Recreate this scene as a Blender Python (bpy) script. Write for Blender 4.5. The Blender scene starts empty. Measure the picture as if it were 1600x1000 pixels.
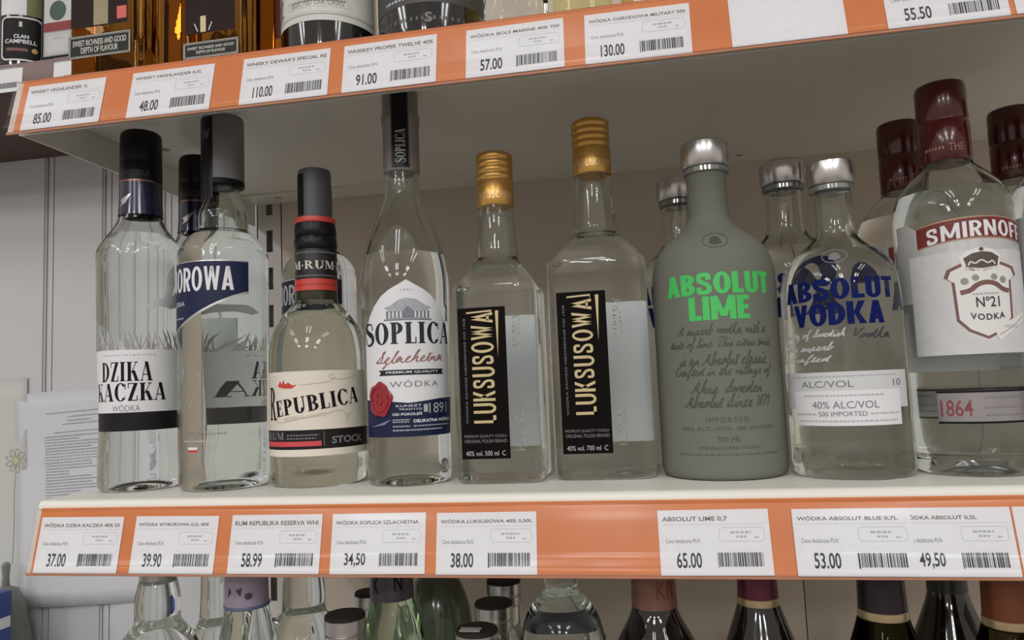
import bpy, bmesh, math, random
import numpy as np
from mathutils import Matrix, Vector

# ------------------------------------------------------------------ camera, world, lamps, exposure
sc = bpy.context.scene
col = sc.collection
sc.view_settings.view_transform = 'Standard'
sc.view_settings.look = 'None'
sc.view_settings.gamma = 1.0
sc.view_settings.use_curve_mapping = False
sc.view_settings.exposure = 0.0
sc.cycles.use_denoising = True
sc.cycles.max_bounces = 16
sc.cycles.transmission_bounces = 14
sc.cycles.glossy_bounces = 6
sc.cycles.diffuse_bounces = 4
sc.cycles.transparent_max_bounces = 16
sc.cycles.sample_clamp_indirect = 6.0
sc.cycles.blur_glossy = 0.4

yaw, pitch, roll = 0.1768, 0.0883, -0.0416
fwd = Vector((-math.sin(yaw)*math.cos(pitch), math.cos(yaw)*math.cos(pitch), math.sin(pitch)))
rgt = Vector((math.cos(yaw), math.sin(yaw), 0)); upv = rgt.cross(fwd)
r2 = math.cos(roll)*rgt + math.sin(roll)*upv
u2 = -math.sin(roll)*rgt + math.cos(roll)*upv
cam_d = bpy.data.cameras.new('camera'); cam = bpy.data.objects.new('camera', cam_d); col.objects.link(cam)
M = Matrix((r2, u2, -fwd)).transposed().to_4x4(); M.translation = Vector((0, -0.5, 0.073))
cam.matrix_world = M
cam_d.sensor_width = 36; cam_d.lens = 1152.2*36/1600; cam_d.clip_start = 0.01
sc.camera = cam

world = bpy.data.worlds.new('room_light'); sc.world = world; world.use_nodes = True
bg = world.node_tree.nodes['Background']; bg.inputs[0].default_value = (1.0, 0.90, 0.82, 1); bg.inputs[1].default_value = 0.54

def tube_lamp(x, y, z, length, power):
    d = bpy.data.lights.new('ceiling_tube_offscreen', 'AREA'); d.shape = 'RECTANGLE'; d.size = 0.11; d.size_y = length
    d.energy = power; d.color = (0.97, 0.985, 1.0)
    o = bpy.data.objects.new('ceiling_tube_offscreen', d); col.objects.link(o); o.location = (x, y, z)
for fx in (-2.1, -0.3, 1.5):
    for fy, pw in ((-1.6, 4.4), (-3.3, 12.6), (-5.0, 19.0)):
        for dx in (-0.14, 0.14):
            tube_lamp(fx+dx, fy, 1.65, 1.0, pw)

# ------------------------------------------------------------------ materials
MATS = {}
def srgb(c):
    return tuple((x/255/12.92 if x/255 <= 0.04045 else ((x/255+0.055)/1.055)**2.4) for x in c)
def mat(name, rgb=(200, 200, 200), rough=0.5, metal=0.0, var=0.06, scale=60, bump=0.0, coat=0.0, spec=0.5):
    if name in MATS: return MATS[name]
    m = bpy.data.materials.new(name); m.use_nodes = True; nt = m.node_tree
    b = nt.nodes['Principled BSDF']; b.inputs['Roughness'].default_value = rough; b.inputs['Metallic'].default_value = metal
    b.inputs['Coat Weight'].default_value = coat; b.inputs['Specular IOR Level'].default_value = spec
    c = srgb(rgb)
    tc = nt.nodes.new('ShaderNodeTexCoord'); nz = nt.nodes.new('ShaderNodeTexNoise'); nz.inputs['Scale'].default_value = scale
    nz.inputs['Detail'].default_value = 4
    rp = nt.nodes.new('ShaderNodeValToRGB')
    rp.color_ramp.elements[0].position = 0.3; rp.color_ramp.elements[1].position = 0.7
    rp.color_ramp.elements[0].color = (*[x*(1-var) for x in c], 1); rp.color_ramp.elements[1].color = (*[min(1, x*(1+var)) for x in c], 1)
    nt.links.new(tc.outputs['Object'], nz.inputs['Vector']); nt.links.new(nz.outputs['Fac'], rp.inputs['Fac']); nt.links.new(rp.outputs['Color'], b.inputs['Base Color'])
    if bump:
        bp = nt.nodes.new('ShaderNodeBump'); bp.inputs['Strength'].default_value = bump; bp.inputs['Distance'].default_value = 0.001
        nt.links.new(nz.outputs['Fac'], bp.inputs['Height']); nt.links.new(bp.outputs['Normal'], b.inputs['Normal'])
    MATS[name] = m; return m
def glass(name, rgb=(0.97, 0.985, 0.975), ior=1.40, rough=0.0, bump=0.0, density=0.0, vol=(0.8, 0.9, 0.85)):
    if name in MATS: return MATS[name]
    m = bpy.data.materials.new(name); m.use_nodes = True; nt = m.node_tree
    nt.nodes.remove(nt.nodes['Principled BSDF'])
    g = nt.nodes.new('ShaderNodeBsdfGlass'); g.inputs['Color'].default_value = (*rgb, 1); g.inputs['IOR'].default_value = ior; g.inputs['Roughness'].default_value = rough
    nz = nt.nodes.new('ShaderNodeTexNoise'); nz.inputs['Scale'].default_value = 90; tc = nt.nodes.new('ShaderNodeTexCoord')
    bp = nt.nodes.new('ShaderNodeBump'); bp.inputs['Strength'].default_value = 0.04+bump; bp.inputs['Distance'].default_value = 0.0006
    nt.links.new(tc.outputs['Object'], nz.inputs['Vector']); nt.links.new(nz.outputs['Fac'], bp.inputs['Height']); nt.links.new(bp.outputs['Normal'], g.inputs['Normal'])
    out = nt.nodes['Material Output']; nt.links.new(g.outputs[0], out.inputs['Surface'])
    if density:
        va = nt.nodes.new('ShaderNodeVolumeAbsorption'); va.inputs['Color'].default_value = (*vol, 1); va.inputs['Density'].default_value = density
        nt.links.new(va.outputs[0], out.inputs['Volume'])
    MATS[name] = m; return m
def clear_plastic(name, tint=(1, 1, 1), gloss=0.12, k=1.0):
    if name in MATS: return MATS[name]
    m = bpy.data.materials.new(name); m.use_nodes = True; nt = m.node_tree; nt.nodes.remove(nt.nodes['Principled BSDF'])
    t = nt.nodes.new('ShaderNodeBsdfTransparent'); t.inputs[0].default_value = (*tint, 1)
    g = nt.nodes.new('ShaderNodeBsdfGlossy'); g.inputs['Roughness'].default_value = gloss
    f = nt.nodes.new('ShaderNodeFresnel'); f.inputs[0].default_value = 1.45
    x = nt.nodes.new('ShaderNodeMixShader')
    mu = nt.nodes.new('ShaderNodeMath'); mu.operation = 'MULTIPLY'; mu.inputs[1].default_value = k; nt.links.new(f.outputs[0], mu.inputs[0])
    nt.links.new(mu.outputs[0], x.inputs[0]); nt.links.new(t.outputs[0], x.inputs[1]); nt.links.new(g.outputs[0], x.inputs[2])
    nt.links.new(x.outputs[0], nt.nodes['Material Output'].inputs['Surface'])
    MATS[name] = m; return m
def frosted(name, rgb, k=0.55):
    if name in MATS: return MATS[name]
    m = bpy.data.materials.new(name); m.use_nodes = True; nt = m.node_tree; nt.nodes.remove(nt.nodes['Principled BSDF'])
    g = nt.nodes.new('ShaderNodeBsdfGlass'); g.inputs['Color'].default_value = (*srgb(rgb), 1); g.inputs['IOR'].default_value = 1.3; g.inputs['Roughness'].default_value = 0.45
    d = nt.nodes.new('ShaderNodeBsdfDiffuse'); nz = nt.nodes.new('ShaderNodeTexNoise'); nz.inputs['Scale'].default_value = 300
    rp = nt.nodes.new('ShaderNodeValToRGB'); c = srgb(rgb)
    rp.color_ramp.elements[0].color = (*[x*0.95 for x in c], 1); rp.color_ramp.elements[1].color = (*[min(1, x*1.05) for x in c], 1)
    tc = nt.nodes.new('ShaderNodeTexCoord'); nt.links.new(tc.outputs['Object'], nz.inputs['Vector']); nt.links.new(nz.outputs['Fac'], rp.inputs['Fac']); nt.links.new(rp.outputs[0], d.inputs['Color'])
    x = nt.nodes.new('ShaderNodeMixShader'); x.inputs[0].default_value = k
    nt.links.new(g.outputs[0], x.inputs[1]); nt.links.new(d.outputs[0], x.inputs[2]); nt.links.new(x.outputs[0], nt.nodes['Material Output'].inputs['Surface'])
    MATS[name] = m; return m

GLASS = glass('clear_bottle_glass')
WHITE = mat('label_white', (226, 227, 230), 0.45, var=0.02)
BLACK = mat('print_black', (15, 14, 15), 0.5, var=0.02, spec=.2)
GREYP = mat('print_grey', (120, 120, 122), 0.6, var=0.02)
LGREY = mat('print_light_grey', (176, 178, 180), 0.6, var=0.02)
PAPER = mat('tag_paper', (233, 234, 237), 0.55, var=0.015, scale=200)
NAVY = mat('print_navy', (20, 31, 66), 0.45, var=0.05, spec=.3)
SILVER = mat('silver_foil', (205, 203, 202), 0.28, 1.0, var=0.03)
RED = mat('print_red', (196, 58, 58), 0.45, var=0.03)
GOLD = mat('gold_print', (200, 182, 136), 0.4, 0.1, var=0.05)
DARKRED = mat('dark_red_print', (112, 34, 30), 0.45, var=0.04)
SHELFW = mat('white_enamel', (230, 228, 219), 0.35, var=0.02, scale=8)

# ------------------------------------------------------------------ object helpers
def tag(o, label=None, cat=None, group=None, kind=None):
    if label: o['label'] = label
    if cat: o['category'] = cat
    if group: o['group'] = group
    if kind: o['kind'] = kind
    return o
def empty(name, loc=(0, 0, 0), rz=0.0):
    o = bpy.data.objects.new(name, None); col.objects.link(o); o.location = loc; o.rotation_euler = (0, 0, rz); o.empty_display_size = 0.02
    return o
def link(name, me, mats, parent=None, smooth=True, angle=35):
    for m in (mats if isinstance(mats, (list, tuple)) else [mats]): me.materials.append(m)
    if smooth:
        me.polygons.foreach_set('use_smooth', [True]*len(me.polygons)); me.set_sharp_from_angle(angle=math.radians(angle))
    me.update()
    o = bpy.data.objects.new(name, me); col.objects.link(o)
    if parent: o.parent = parent
    return o
def frompy(name, V, F, m, parent=None, smooth=True, angle=35):
    me = bpy.data.meshes.new(name); me.from_pydata([tuple(v) for v in V], [], [tuple(f) for f in F])
    return link(name, me, m, parent, smooth, angle)
def copy_tree(o, parent=None):
    c = o.copy(); col.objects.link(c); c.parent = parent
    for ch in list(o.children): copy_tree(ch, c)
    return c
def boxbm(bm, x0, x1, y0, y1, z0, z1):
    vs = [bm.verts.new(p) for p in ((x0, y0, z0), (x1, y0, z0), (x1, y1, z0), (x0, y1, z0), (x0, y0, z1), (x1, y0, z1), (x1, y1, z1), (x0, y1, z1))]
    for f in ((3, 2, 1, 0), (4, 5, 6, 7), (0, 1, 5, 4), (1, 2, 6, 5), (2, 3, 7, 6), (3, 0, 4, 7)): bm.faces.new([vs[i] for i in f])
def box(name, b, m, parent=None, bevel=0.0, seg=2):
    bm = bmesh.new(); boxbm(bm, *b)
    if bevel: bmesh.ops.bevel(bm, geom=bm.edges[:], offset=bevel, segments=seg, affect='EDGES', profile=0.5)
    me = bpy.data.meshes.new(name); bm.to_mesh(me); bm.free()
    return link(name, me, m, parent, smooth=bool(bevel))
def extrude_x(name, yz, x0, x1, m, parent=None, closed=True, angle=35):
    n = len(yz); V = [(x0, y, z) for y, z in yz]+[(x1, y, z) for y, z in yz]
    F = [(i, (i+1) % n, n+(i+1) % n, n+i) for i in range(n if closed else n-1)]
    if closed: F += [tuple(range(n))[::-1], tuple(range(n, 2*n))]
    o = frompy(name, V, F, m, parent, True, angle)
    bm = bmesh.new(); bm.from_mesh(o.data); bmesh.ops.recalc_face_normals(bm, faces=bm.faces[:]); bm.to_mesh(o.data); bm.free()
    return o

# ------------------------------------------------------------------ bottle bodies
def chaikin(P, it=2):
    P = [np.array(p, float) for p in P]
    for _ in range(it):
        Q = [P[0]]
        for a, b in zip(P[:-1], P[1:]): Q += [0.75*a+0.25*b, 0.25*a+0.75*b]
        P = Q+[P[-1]]
    return P
class Body:
    """levels: (rx, ry, z, n) in millimetres; n = superellipse exponent of the cross-section"""
    def __init__(s, levels, smooth=2):
        L = [(l[0], l[0], l[1], 2.0) if len(l) == 2 else (l[0], l[0], l[1], l[2]) if len(l) == 3 else l for l in levels]
        s.L = np.array(chaikin(L, smooth)); s.L[:, :3] *= 0.001; s.cache = {}
    def at(s, z):
        zz = s.L[:, 2]; i = int(np.clip(np.searchsorted(zz, z), 1, len(zz)-1)); a, b = s.L[i-1], s.L[i]
        t = 0 if b[2] == a[2] else min(1, max(0, (z-a[2])/(b[2]-a[2]))); return a*(1-t)+b*t
    def section(s, rx, ry, n, th):
        c, q = np.cos(th), np.sin(th)
        return np.stack([rx*np.sign(c)*np.abs(c)**(2/n), ry*np.sign(q)*np.abs(q)**(2/n)], -1)
    def table(s, z):
        k = round(float(z), 4)
        if k not in s.cache:
            l = s.at(k); th = np.linspace(-1.5*math.pi, 0.5*math.pi, 721); P = s.section(l[0], l[1], l[3], th)
            d = np.r_[0, np.cumsum(np.hypot(*np.diff(P, axis=0).T))]; d -= d[360]
            T = np.gradient(P, axis=0); T /= np.maximum(1e-9, np.linalg.norm(T, axis=1))[:, None]
            s.cache[k] = (d, P, np.stack([T[:, 1], -T[:, 0]], -1))
        return s.cache[k]
    def surf(s, u, v, off):
        d, P, N = s.table(v)
        x = np.interp(u, d, P[:, 0]); y = np.interp(u, d, P[:, 1]); nx = np.interp(u, d, N[:, 0]); ny = np.interp(u, d, N[:, 1])
        return (x+nx*off, y+ny*off, v)
    def build(s, name, m, parent, seg=64, cap_bottom=True, cap_top=True, grow=0.0, angle=40, fill=None, wall=2.6):
        th = np.arange(seg)*2*math.pi/seg+0.0001; V = []; F = []
        for l in s.L:
            P = s.section(l[0]+grow, l[1]+grow, l[3], th); V += [(p[0], p[1], l[2]) for p in P]
        n = len(s.L)
        for i in range(n-1):
            for j in range(seg):
                k = (j+1) % seg; F.append((i*seg+j, i*seg+k, (i+1)*seg+k, (i+1)*seg+j))
        if cap_bottom: F.append(tuple(range(seg))[::-1])
        if cap_top: F.append(tuple(range((n-1)*seg, n*seg)))
        if fill:        # air space above the liquid: an inner surface facing the air
            z1 = s.L[-1][2]-.001; zs = sorted({fill*.001, *[l[2] for l in s.L if fill*.001+.0004 < l[2] < z1-.0004], z1}); b0 = len(V); w = wall*.001
            for i, z in enumerate(zs):
                l = s.at(z); P = s.section(max(.001, l[0]-w), max(.001, l[1]-w), l[3], th); V += [(p[0], p[1], z) for p in P]
            k_ = len(zs)
            for i in range(k_-1):
                for j in range(seg):
                    k = (j+1) % seg; F.append((b0+i*seg+j, b0+(i+1)*seg+j, b0+(i+1)*seg+k, b0+i*seg+k))
            F.append(tuple(range(b0, b0+seg))); F.append(tuple(range(b0+(k_-1)*seg, b0+k_*seg))[::-1])
        return frompy(name, V, F, m, parent, True, angle)
def lathe(name, prof, m, parent, seg=48, smooth=0, **k):
    return Body(prof, smooth).build(name, m, parent, seg, **k)

# ------------------------------------------------------------------ flat artwork: text, shapes, serif letters
FC = {}
def text2d(s, bold=0.0, spacing=1.0):
    key = (s, bold, spacing)
    if key not in FC:
        c = bpy.data.curves.new('t', 'FONT'); c.body = s; c.size = 1; c.offset = bold; c.resolution_u = 3; c.space_character = spacing
        o = bpy.data.objects.new('t', c); col.objects.link(o); bpy.context.view_layer.update()
        me = o.evaluated_get(bpy.context.evaluated_depsgraph_get()).to_mesh()
        V = np.array([v.co[:2] for v in me.vertices]).reshape(-1, 2); F = [tuple(p.vertices) for p in me.polygons]
        bpy.data.objects.remove(o); bpy.data.curves.remove(c)
        FC[key] = (V, F)
    return FC[key]
def fit(VF, x0, y0, x1, y1, shear=0.0, rot=0.0, arch=0.0):
    V, F = VF; V = V.copy()
    lo, hi = V.min(0), V.max(0); V = (V-lo)/np.maximum(hi-lo, 1e-9)
    V = V*np.array([x1-x0, y1-y0]); V[:, 0] += shear*V[:, 1]
    c = np.array([(x1-x0)/2, (y1-y0)/2]); V = V-c
    if arch: V[:, 1] += arch*(1-(V[:, 0]/c[0])**2)
    if rot:
        cr, sr = math.cos(rot), math.sin(rot); V = V@np.array([[cr, sr], [-sr, cr]])
    return V+c+np.array([x0, y0]), F
def merge(items):
    V = []; F = []; n = 0
    for v, f in items:
        V.append(np.asarray(v, float)); F += [tuple(i+n for i in q) for q in f]; n += len(v)
    return np.concatenate(V), F
def rect(x0, y0, x1, y1): return np.array([(x0, y0), (x1, y0), (x1, y1), (x0, y1)], float), [(0, 1, 2, 3)]
def poly(P): return np.array(P, float), [tuple(range(len(P)))]
def stroke(P, w, closed=False):
    P = np.array(P, float); n = len(P); w = np.full(n, w) if np.isscalar(w) else np.array(w, float)
    T = (np.roll(P, -1, 0)-np.roll(P, 1, 0)) if closed else np.gradient(P, axis=0)
    T /= np.maximum(1e-9, np.linalg.norm(T, axis=1))[:, None]; N = np.stack([-T[:, 1], T[:, 0]], -1)
    V = np.concatenate([P+N*w[:, None]/2, P-N*w[:, None]/2])
    F = [(i, n+i, n+(i+1) % n, (i+1) % n) for i in range(n if closed else n-1)]
    return V, F
def ellipse(cx, cy, rx, ry, n=28): 
    t = np.arange(n)*2*math.pi/n; return poly(np.stack([cx+rx*np.cos(t), cy+ry*np.sin(t)], -1))
def ring(cx, cy, rx, ry, w, a0=0, a1=360, n=28):
    t = np.radians(np.linspace(a0, a1, n)); return stroke(np.stack([cx+rx*np.cos(t), cy+ry*np.sin(t)], -1), w)
def frame(x0, y0, x1, y1, w): return merge([rect(x0, y0, x1, y0+w), rect(x0, y1-w, x1, y1), rect(x0, y0, x0+w, y1), rect(x1-w, y0, x1, y1)])
def arcband(cx, cy, rx, ry, tx, ty, a0, a1, n=20):
    t = np.radians(np.linspace(a0, a1, n)); o = np.stack([cx+rx*np.cos(t), cy+ry*np.sin(t)], -1); i = np.stack([cx+(rx-tx)*np.cos(t), cy+(ry-ty)*np.sin(t)], -1)
    return np.concatenate([o, i]), [(k, k+1, n+k+1, n+k) for k in range(n-1)]
def serif_word(word, T=0.19, t=0.055, gap=0.10, sf=0.07):
    def stem(x, w=T, y0=0, y1=1, a=1, b=1):
        it = [rect(x, y0, x+w, y1)]
        if a: it.append(rect(x-sf, y0, x+w+sf, y0+t))
        if b: it.append(rect(x-sf, y1-t, x+w+sf, y1))
        return it
    def diag(x0, y0, x1, y1, w): return [poly([(x0, y0), (x0+w, y0), (x1+w, y1), (x1, y1)])]
    def g(ch):
        if ch == 'I': return stem(sf), T+2*sf
        if ch == 'L': return stem(sf)+[rect(sf, 0, .58, t), rect(.58-t, 0, .58, .3)], .58
        if ch == 'P': return stem(sf)+[arcband(.3, .73, .34, .27, T, t, -90, 90), rect(sf+T, .46, .3, .46+t), rect(sf+T, 1-t, .3, 1)], .64
        if ch == 'R': return g('P')[0]+diag(.58, 0, .30, .48, T)+[rect(.52, 0, .84, t)], .80
        if ch == 'B': return g('P')[0]+[arcband(.3, .26, .38, .26, T, t, -90, 90), rect(sf+T, 0, .3, t)], .68
        if ch == 'D': return stem(sf)+[arcband(.28, .5, .46, .5, T, t, -90, 90), rect(sf+T, 0, .28, t), rect(sf+T, 1-t, .28, 1)], .74
        if ch == 'O': return [arcband(.4, .5, .4, .52, T, t, 0, 360, 40)], .80
        if ch == 'C': return [arcband(.4, .5, .4, .52, T, t, 40, 320, 32), rect(.66, .66, .66+t, .98), rect(.66, .1, .66+t*.6, .3)], .72
        if ch == 'A': return diag(.04, 0, .33, 1, t)+diag(.52, 0, .27, 1, T)+[rect(.14, .3, .56, .3+t), rect(-.03, 0, .17, t), rect(.42, 0, .80, t)], .78
        if ch == 'Z': return diag(.03, 0, .42, 1, T)+[rect(.04, 1-t, .6, 1), rect(.04, 0, .62, t), rect(.04, .72, .04+t, 1), rect(.62-t, 0, .62, .28)], .64
        if ch == 'K': return stem(sf)+diag(.27, .40, .62, 1, t)+diag(.56, 0, .32, .55, T)+[rect(.5, 0, .82, t), rect(.5, 1-t, .74, 1)], .80
        if ch == 'E': return stem(sf)+[rect(sf, 0, .58, t), rect(sf, 1-t, .56, 1), rect(sf, .48, .44, .48+t), rect(.58-t, 0, .58, .26), rect(.56-t, .74, .56, 1), rect(.44-t, .38, .44, .64)], .6
        if ch == 'U': return stem(sf, y0=.3, a=0)+[arcband(.38, .32, .31, .34, T, t*1.3, 180, 360), rect(.62, .3, .62+t*1.4, 1), rect(.54, 1-t, .78, 1)], .78
        if ch == 'M': return [rect(.08, 0, .08+t, 1), rect(0, 0, .2, t), rect(0, 1-t, .2, 1)]+diag(.40, .05, .08, 1, T)+diag(.44, .05, .72, 1, t)+stem(.70), .96
        if ch == 'N': return [rect(.08, 0, .08+t, 1), rect(0, 0, .2, t), rect(0, 1-t, .2, 1)]+diag(.54, 0, .08, 1, T)+[rect(.68, 0, .68+t, 1), rect(.58, 1-t, .82, 1)], .82
        if ch == 'S':
            sp = chaikin([(.56, .70), (.55, .94), (.36, 1.0), (.12, .97), (.06, .72), (.3, .54), (.55, .42), (.60, .16), (.40, .0), (.16, -.01), (.06, .12), (.05, .33)], 2)
            k = np.linspace(-1, 1, len(sp)); w = t+(T*1.05-t)*np.exp(-(k/.42)**2); w[:3] = t*1.6; w[-3:] = t*1.6
            return [stroke(sp, w)], .66
        if ch == '·': return [ellipse(.1, .45, .09, .09, 12)], .2
        return [], .35
    out = []; x = 0
    for ch in word:
        it, w = g(ch)
        for v, f in it: out.append((v+np.array([x, 0]), f))
        x += w+gap
    return merge(out)
def block_word(word, w=0.25, gap=0.05):
    '''heavy condensed capitals built from bars and bands'''
    h = w*.78
    def bowl(cx, cy, ry, rx): return [arcband(cx, cy, rx, ry, w, h*.9, -90, 90, 14)]
    def leg(x0, x1): return poly([(x0-w/2, 0), (x0+w/2, 0), (x1+w/2, 1), (x1-w/2, 1)])
    def g(c):
        if c == 'A': return [leg(w/2, .33), leg(.66-w/2, .33), rect(.16, .17, .5, .17+h*.8)], .66
        if c == 'B': return [rect(0, 0, w, 1)]+bowl(.26, .735, .265, .32)+bowl(.26, .27, .27, .35)+[rect(w*.8, 0, .28, h*.9), rect(w*.8, 1-h*.9, .28, 1), rect(w*.8, .44, .28, .58)], .61
        if c == 'D': return [rect(0, 0, w, 1)]+bowl(.22, .5, .5, .39)+[rect(w*.8, 0, .24, h*.9), rect(w*.8, 1-h*.9, .24, 1)], .61
        if c == 'E': return [rect(0, 0, w, 1), rect(0, 0, .48, h), rect(0, 1-h, .48, 1), rect(0, .5-h/2, .44, .5+h/2)], .48
        if c == 'F': return [rect(0, 0, w, 1), rect(0, 1-h, .48, 1), rect(0, .46-h/2, .43, .46+h/2)], .48
        if c == 'I': return [rect(0, 0, w, 1)], w
        if c == 'K': return [rect(0, 0, w, 1), poly([(w*.9, .45), (.42, 1), (.42+w*1.05, 1), (w*.9+.16, .38)]), poly([(w*.95, .56), (w*.95+.1, .68), (.46+w, 0), (.46-w*.1, 0)])], .46+w
        if c == 'L': return [rect(0, 0, w, 1), rect(0, 0, .47, h)], .47
        if c == 'M': return [rect(0, 0, w*.92, 1), rect(.9-w*.92, 0, .9, 1), poly([(0, 1), (w, 1), (.45+w*.4, .12), (.45-w*.4, .12)]), poly([(.9, 1), (.9-w, 1), (.45-w*.4, .12), (.45+w*.4, .12)])], .9
        if c == 'N': return [rect(0, 0, w*.9, 1), rect(.66-w*.9, 0, .66, 1), poly([(0, 1), (w, 1), (.66, 0), (.66-w, 0)])], .66
        if c == 'O': return [arcband(.34, .5, .34, .515, w, h*.85, 0, 360, 36)], .68
        if c == 'P': return [rect(0, 0, w, 1)]+bowl(.26, .7, .3, .34)+[rect(w*.8, 1-h*.9, .28, 1), rect(w*.8, .4, .28, .4+h*.9)], .6
        if c == 'R': return g('P')[0]+[poly([(.2, .45), (.2+w, .45), (.38+w, 0), (.38, 0)])], .38+w
        if c == 'S':
            sp = chaikin([(.46, .66), (.48, .90), (.28, .92), (.10, .90), (.10, .64), (.30, .52), (.48, .40), (.50, .12), (.28, .08), (.08, .10), (.11, .34)], 3); return [stroke(sp, w*.82)], .60
        if c == 'T': return [rect(.27-w/2, 0, .27+w/2, 1), rect(0, 1-h, .54, 1)], .54
        if c == 'U': return [rect(0, .3, w, 1), rect(.62-w, .3, .62, 1), arcband(.31, .31, .31, .325, w, h*.9, 180, 360, 18)], .62
        if c == 'V': return [poly([(0, 1), (w, 1), (.33+w*.42, 0), (.33-w*.42, 0)]), poly([(.66, 1), (.66-w, 1), (.33-w*.42, 0), (.33+w*.42, 0)])], .66
        if c == 'W':
            v = [poly([(0, 1), (w*.9, 1), (.25+w*.38, 0), (.25-w*.38, 0)]), poly([(.45+w*.4, 1), (.45-w*.4, 1), (.25-w*.38, 0), (.25+w*.38, 0)])]; return v+[(np.array([(.9-x, y) for x, y in p]), f) for p, f in v], .9
        if c == 'Y': return [rect(.31-w/2, 0, .31+w/2, .48), poly([(0, 1), (w, 1), (.31+w*.5, .40), (.31-w*.5, .40)]), poly([(.62, 1), (.62-w, 1), (.31-w*.5, .40), (.31+w*.5, .40)])], .62
        return [], .3
    out = []; x = 0
    for c in word:
        it, wd = g(c); out += [(v+np.array([x, 0]), f) for v, f in it]; x += wd+gap
    return merge(out)
CUR = {'a': (.9, [(0,0),(.45,.9),(.15,.95),(.05,.3),(.3,0),(.55,.9),(.58,.1),(.9,0)]), 'b': (.85, [(0,0),(.4,1.8),(.2,1.9),(.15,.1),(.4,0),(.6,.6),(.4,.85),(.85,.6)]),
 'c': (.7, [(0,0),(.5,.85),(.25,.95),(.1,.3),(.35,0),(.7,.1)]), 'd': (.95, [(0,0),(.45,.9),(.1,.8),(.1,.1),(.45,.2),(.75,2),(.62,.1),(.95,0)]), 'e': (.7, [(0,.05),(.5,.6),(.35,1),(.1,.5),(.3,0),(.7,.1)]),
 'f': (.7, [(0,0),(.55,1.9),(.3,2),(.1,-.9),(.35,-.6),(.3,.1),(.7,.1)]), 'g': (.85, [(0,0),(.45,.9),(.1,.8),(.15,.1),(.5,.3),(.6,.9),(.4,-.8),(.1,-.8),(.85,.1)]), 'h': (.8, [(0,0),(.45,1.8),(.25,1.95),(.12,0),(.4,.9),(.55,.8),(.5,.1),(.8,0)]),
 'i': (.5, [(0,0),(.25,.9),(.2,.1),(.5,0)]), 'k': (.8, [(0,0),(.45,1.8),(.25,1.95),(.12,0),(.5,.9),(.25,.5),(.5,.05),(.8,0)]), 'l': (.5, [(0,0),(.45,1.7),(.25,1.95),(.15,.1),(.5,0)]), 'm': (1.05, [(0,0),(.15,.95),(.13,0),(.4,.95),(.42,0),(.7,.95),(.72,.1),(1.05,0)]),
 'n': (.8, [(0,0),(.15,.95),(.13,0),(.45,.95),(.5,.1),(.8,0)]), 'o': (.8, [(0,.1),(.4,.95),(.1,.6),(.25,0),(.55,.4),(.4,.95),(.8,.6)]), 'p': (.8, [(0,0),(.25,.95),(.02,-.9),(.2,.7),(.5,.9),(.5,.1),(.25,.1),(.8,.1)]), 'r': (.65, [(0,0),(.2,1),(.45,.8),(.38,.1),(.65,0)]),
 's': (.65, [(0,0),(.35,1.05),(.45,.3),(.15,0),(.65,.1)]), 't': (.5, [(0,0),(.35,1.6),(.2,.1),(.5,0)]), 'u': (.8, [(0,.1),(.12,.95),(.15,.05),(.42,.2),(.5,.95),(.5,.1),(.8,0)]), 'v': (.75, [(0,.5),(.15,.95),(.28,0),(.55,.9),(.75,.7)]),
 'w': (.95, [(0,.5),(.12,.95),(.22,0),(.42,.8),(.52,0),(.75,.95),(.95,.7)]), 'x': (.7, [(0,.1),(.3,.9),(.25,.1),(.7,0)]), 'y': (.8, [(0,.5),(.12,.95),(.22,.1),(.5,.95),(.35,-.8),(.1,-.8),(.8,.1)]), 'z': (.7, [(0,.1),(.2,.95),(.5,.85),(.1,.05),(.4,.1),(.3,-.8),(.05,-.7),(.7,.1)]),
 'A': (1.2, [(-.2,.2),(.1,0),(.75,2),(.8,.1),(.5,.8),(.3,.7),(1.2,0)]), 'C': (1.0, [(.9,1.5),(.6,2),(.1,1.2),(.2,.1),(.7,.05),(1.0,.2)]), 'S': (1.0, [(0,.2),(.6,1.3),(.7,1.95),(.4,1.7),(.75,.6),(.3,0),(.1,.3),(1.0,.1)]), 'T': (1.0, [(-.1,1.6),(.2,1.95),(1.1,1.9),(.6,1.85),(.35,.1),(.15,.1),(1.0,.05)]), 'V': (1.0, [(0,1.7),(.25,1.9),(.4,0),(.9,1.9),(1.0,1.7)]),
 '1': (.4, [(.05,1.2),(.25,1.6),(.2,0)]), '8': (.6, [(.45,1.5),(.15,1.4),(.45,.5),(.2,0),(.1,.5),(.5,1.3),(.4,1.6)]), '7': (.6, [(.05,1.5),(.55,1.6),(.2,0)]), '9': (.6, [(.5,1.4),(.2,1.6),(.1,1.0),(.45,1.0),(.5,1.5),(.4,0)]), '.': (.3, [(.1,.0),(.14,.12)]), ',': (.3, [(.12,.1),(.05,-.3)])}
def cursive(txt, pen=0.16, slant=0.35):
    out = []; x = 0.0; run = []
    def flush():
        if len(run) > 2: out.append(stroke(chaikin(run, 2), pen))
        run.clear()
    for ch in txt:
        if ch not in CUR: flush(); x += .55; continue
        w, P = CUR[ch]
        if ch in 'AVT1879.,' or ch.isupper(): flush()
        run.extend([(x+a, b) for a, b in P]); 
        if ch in '1879.,VTC': flush()
        if ch == 't': out.append(stroke([(x+.0, 1.15), (x+.5, 1.25)], pen))
        if ch == 'i': out.append(stroke([(x+.3, 1.3), (x+.33, 1.45)], pen*1.3))
        x += w
    flush(); V, F = merge(out); V[:, 0] += slant*V[:, 1]
    return V, F
def CV(s, x0, y0, x1, y1, m, ly=1, pen=0.16, **k): return (fit(cursive(s, pen), x0*.001, y0*.001, x1*.001, y1*.001, **k), m, ly)
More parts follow.
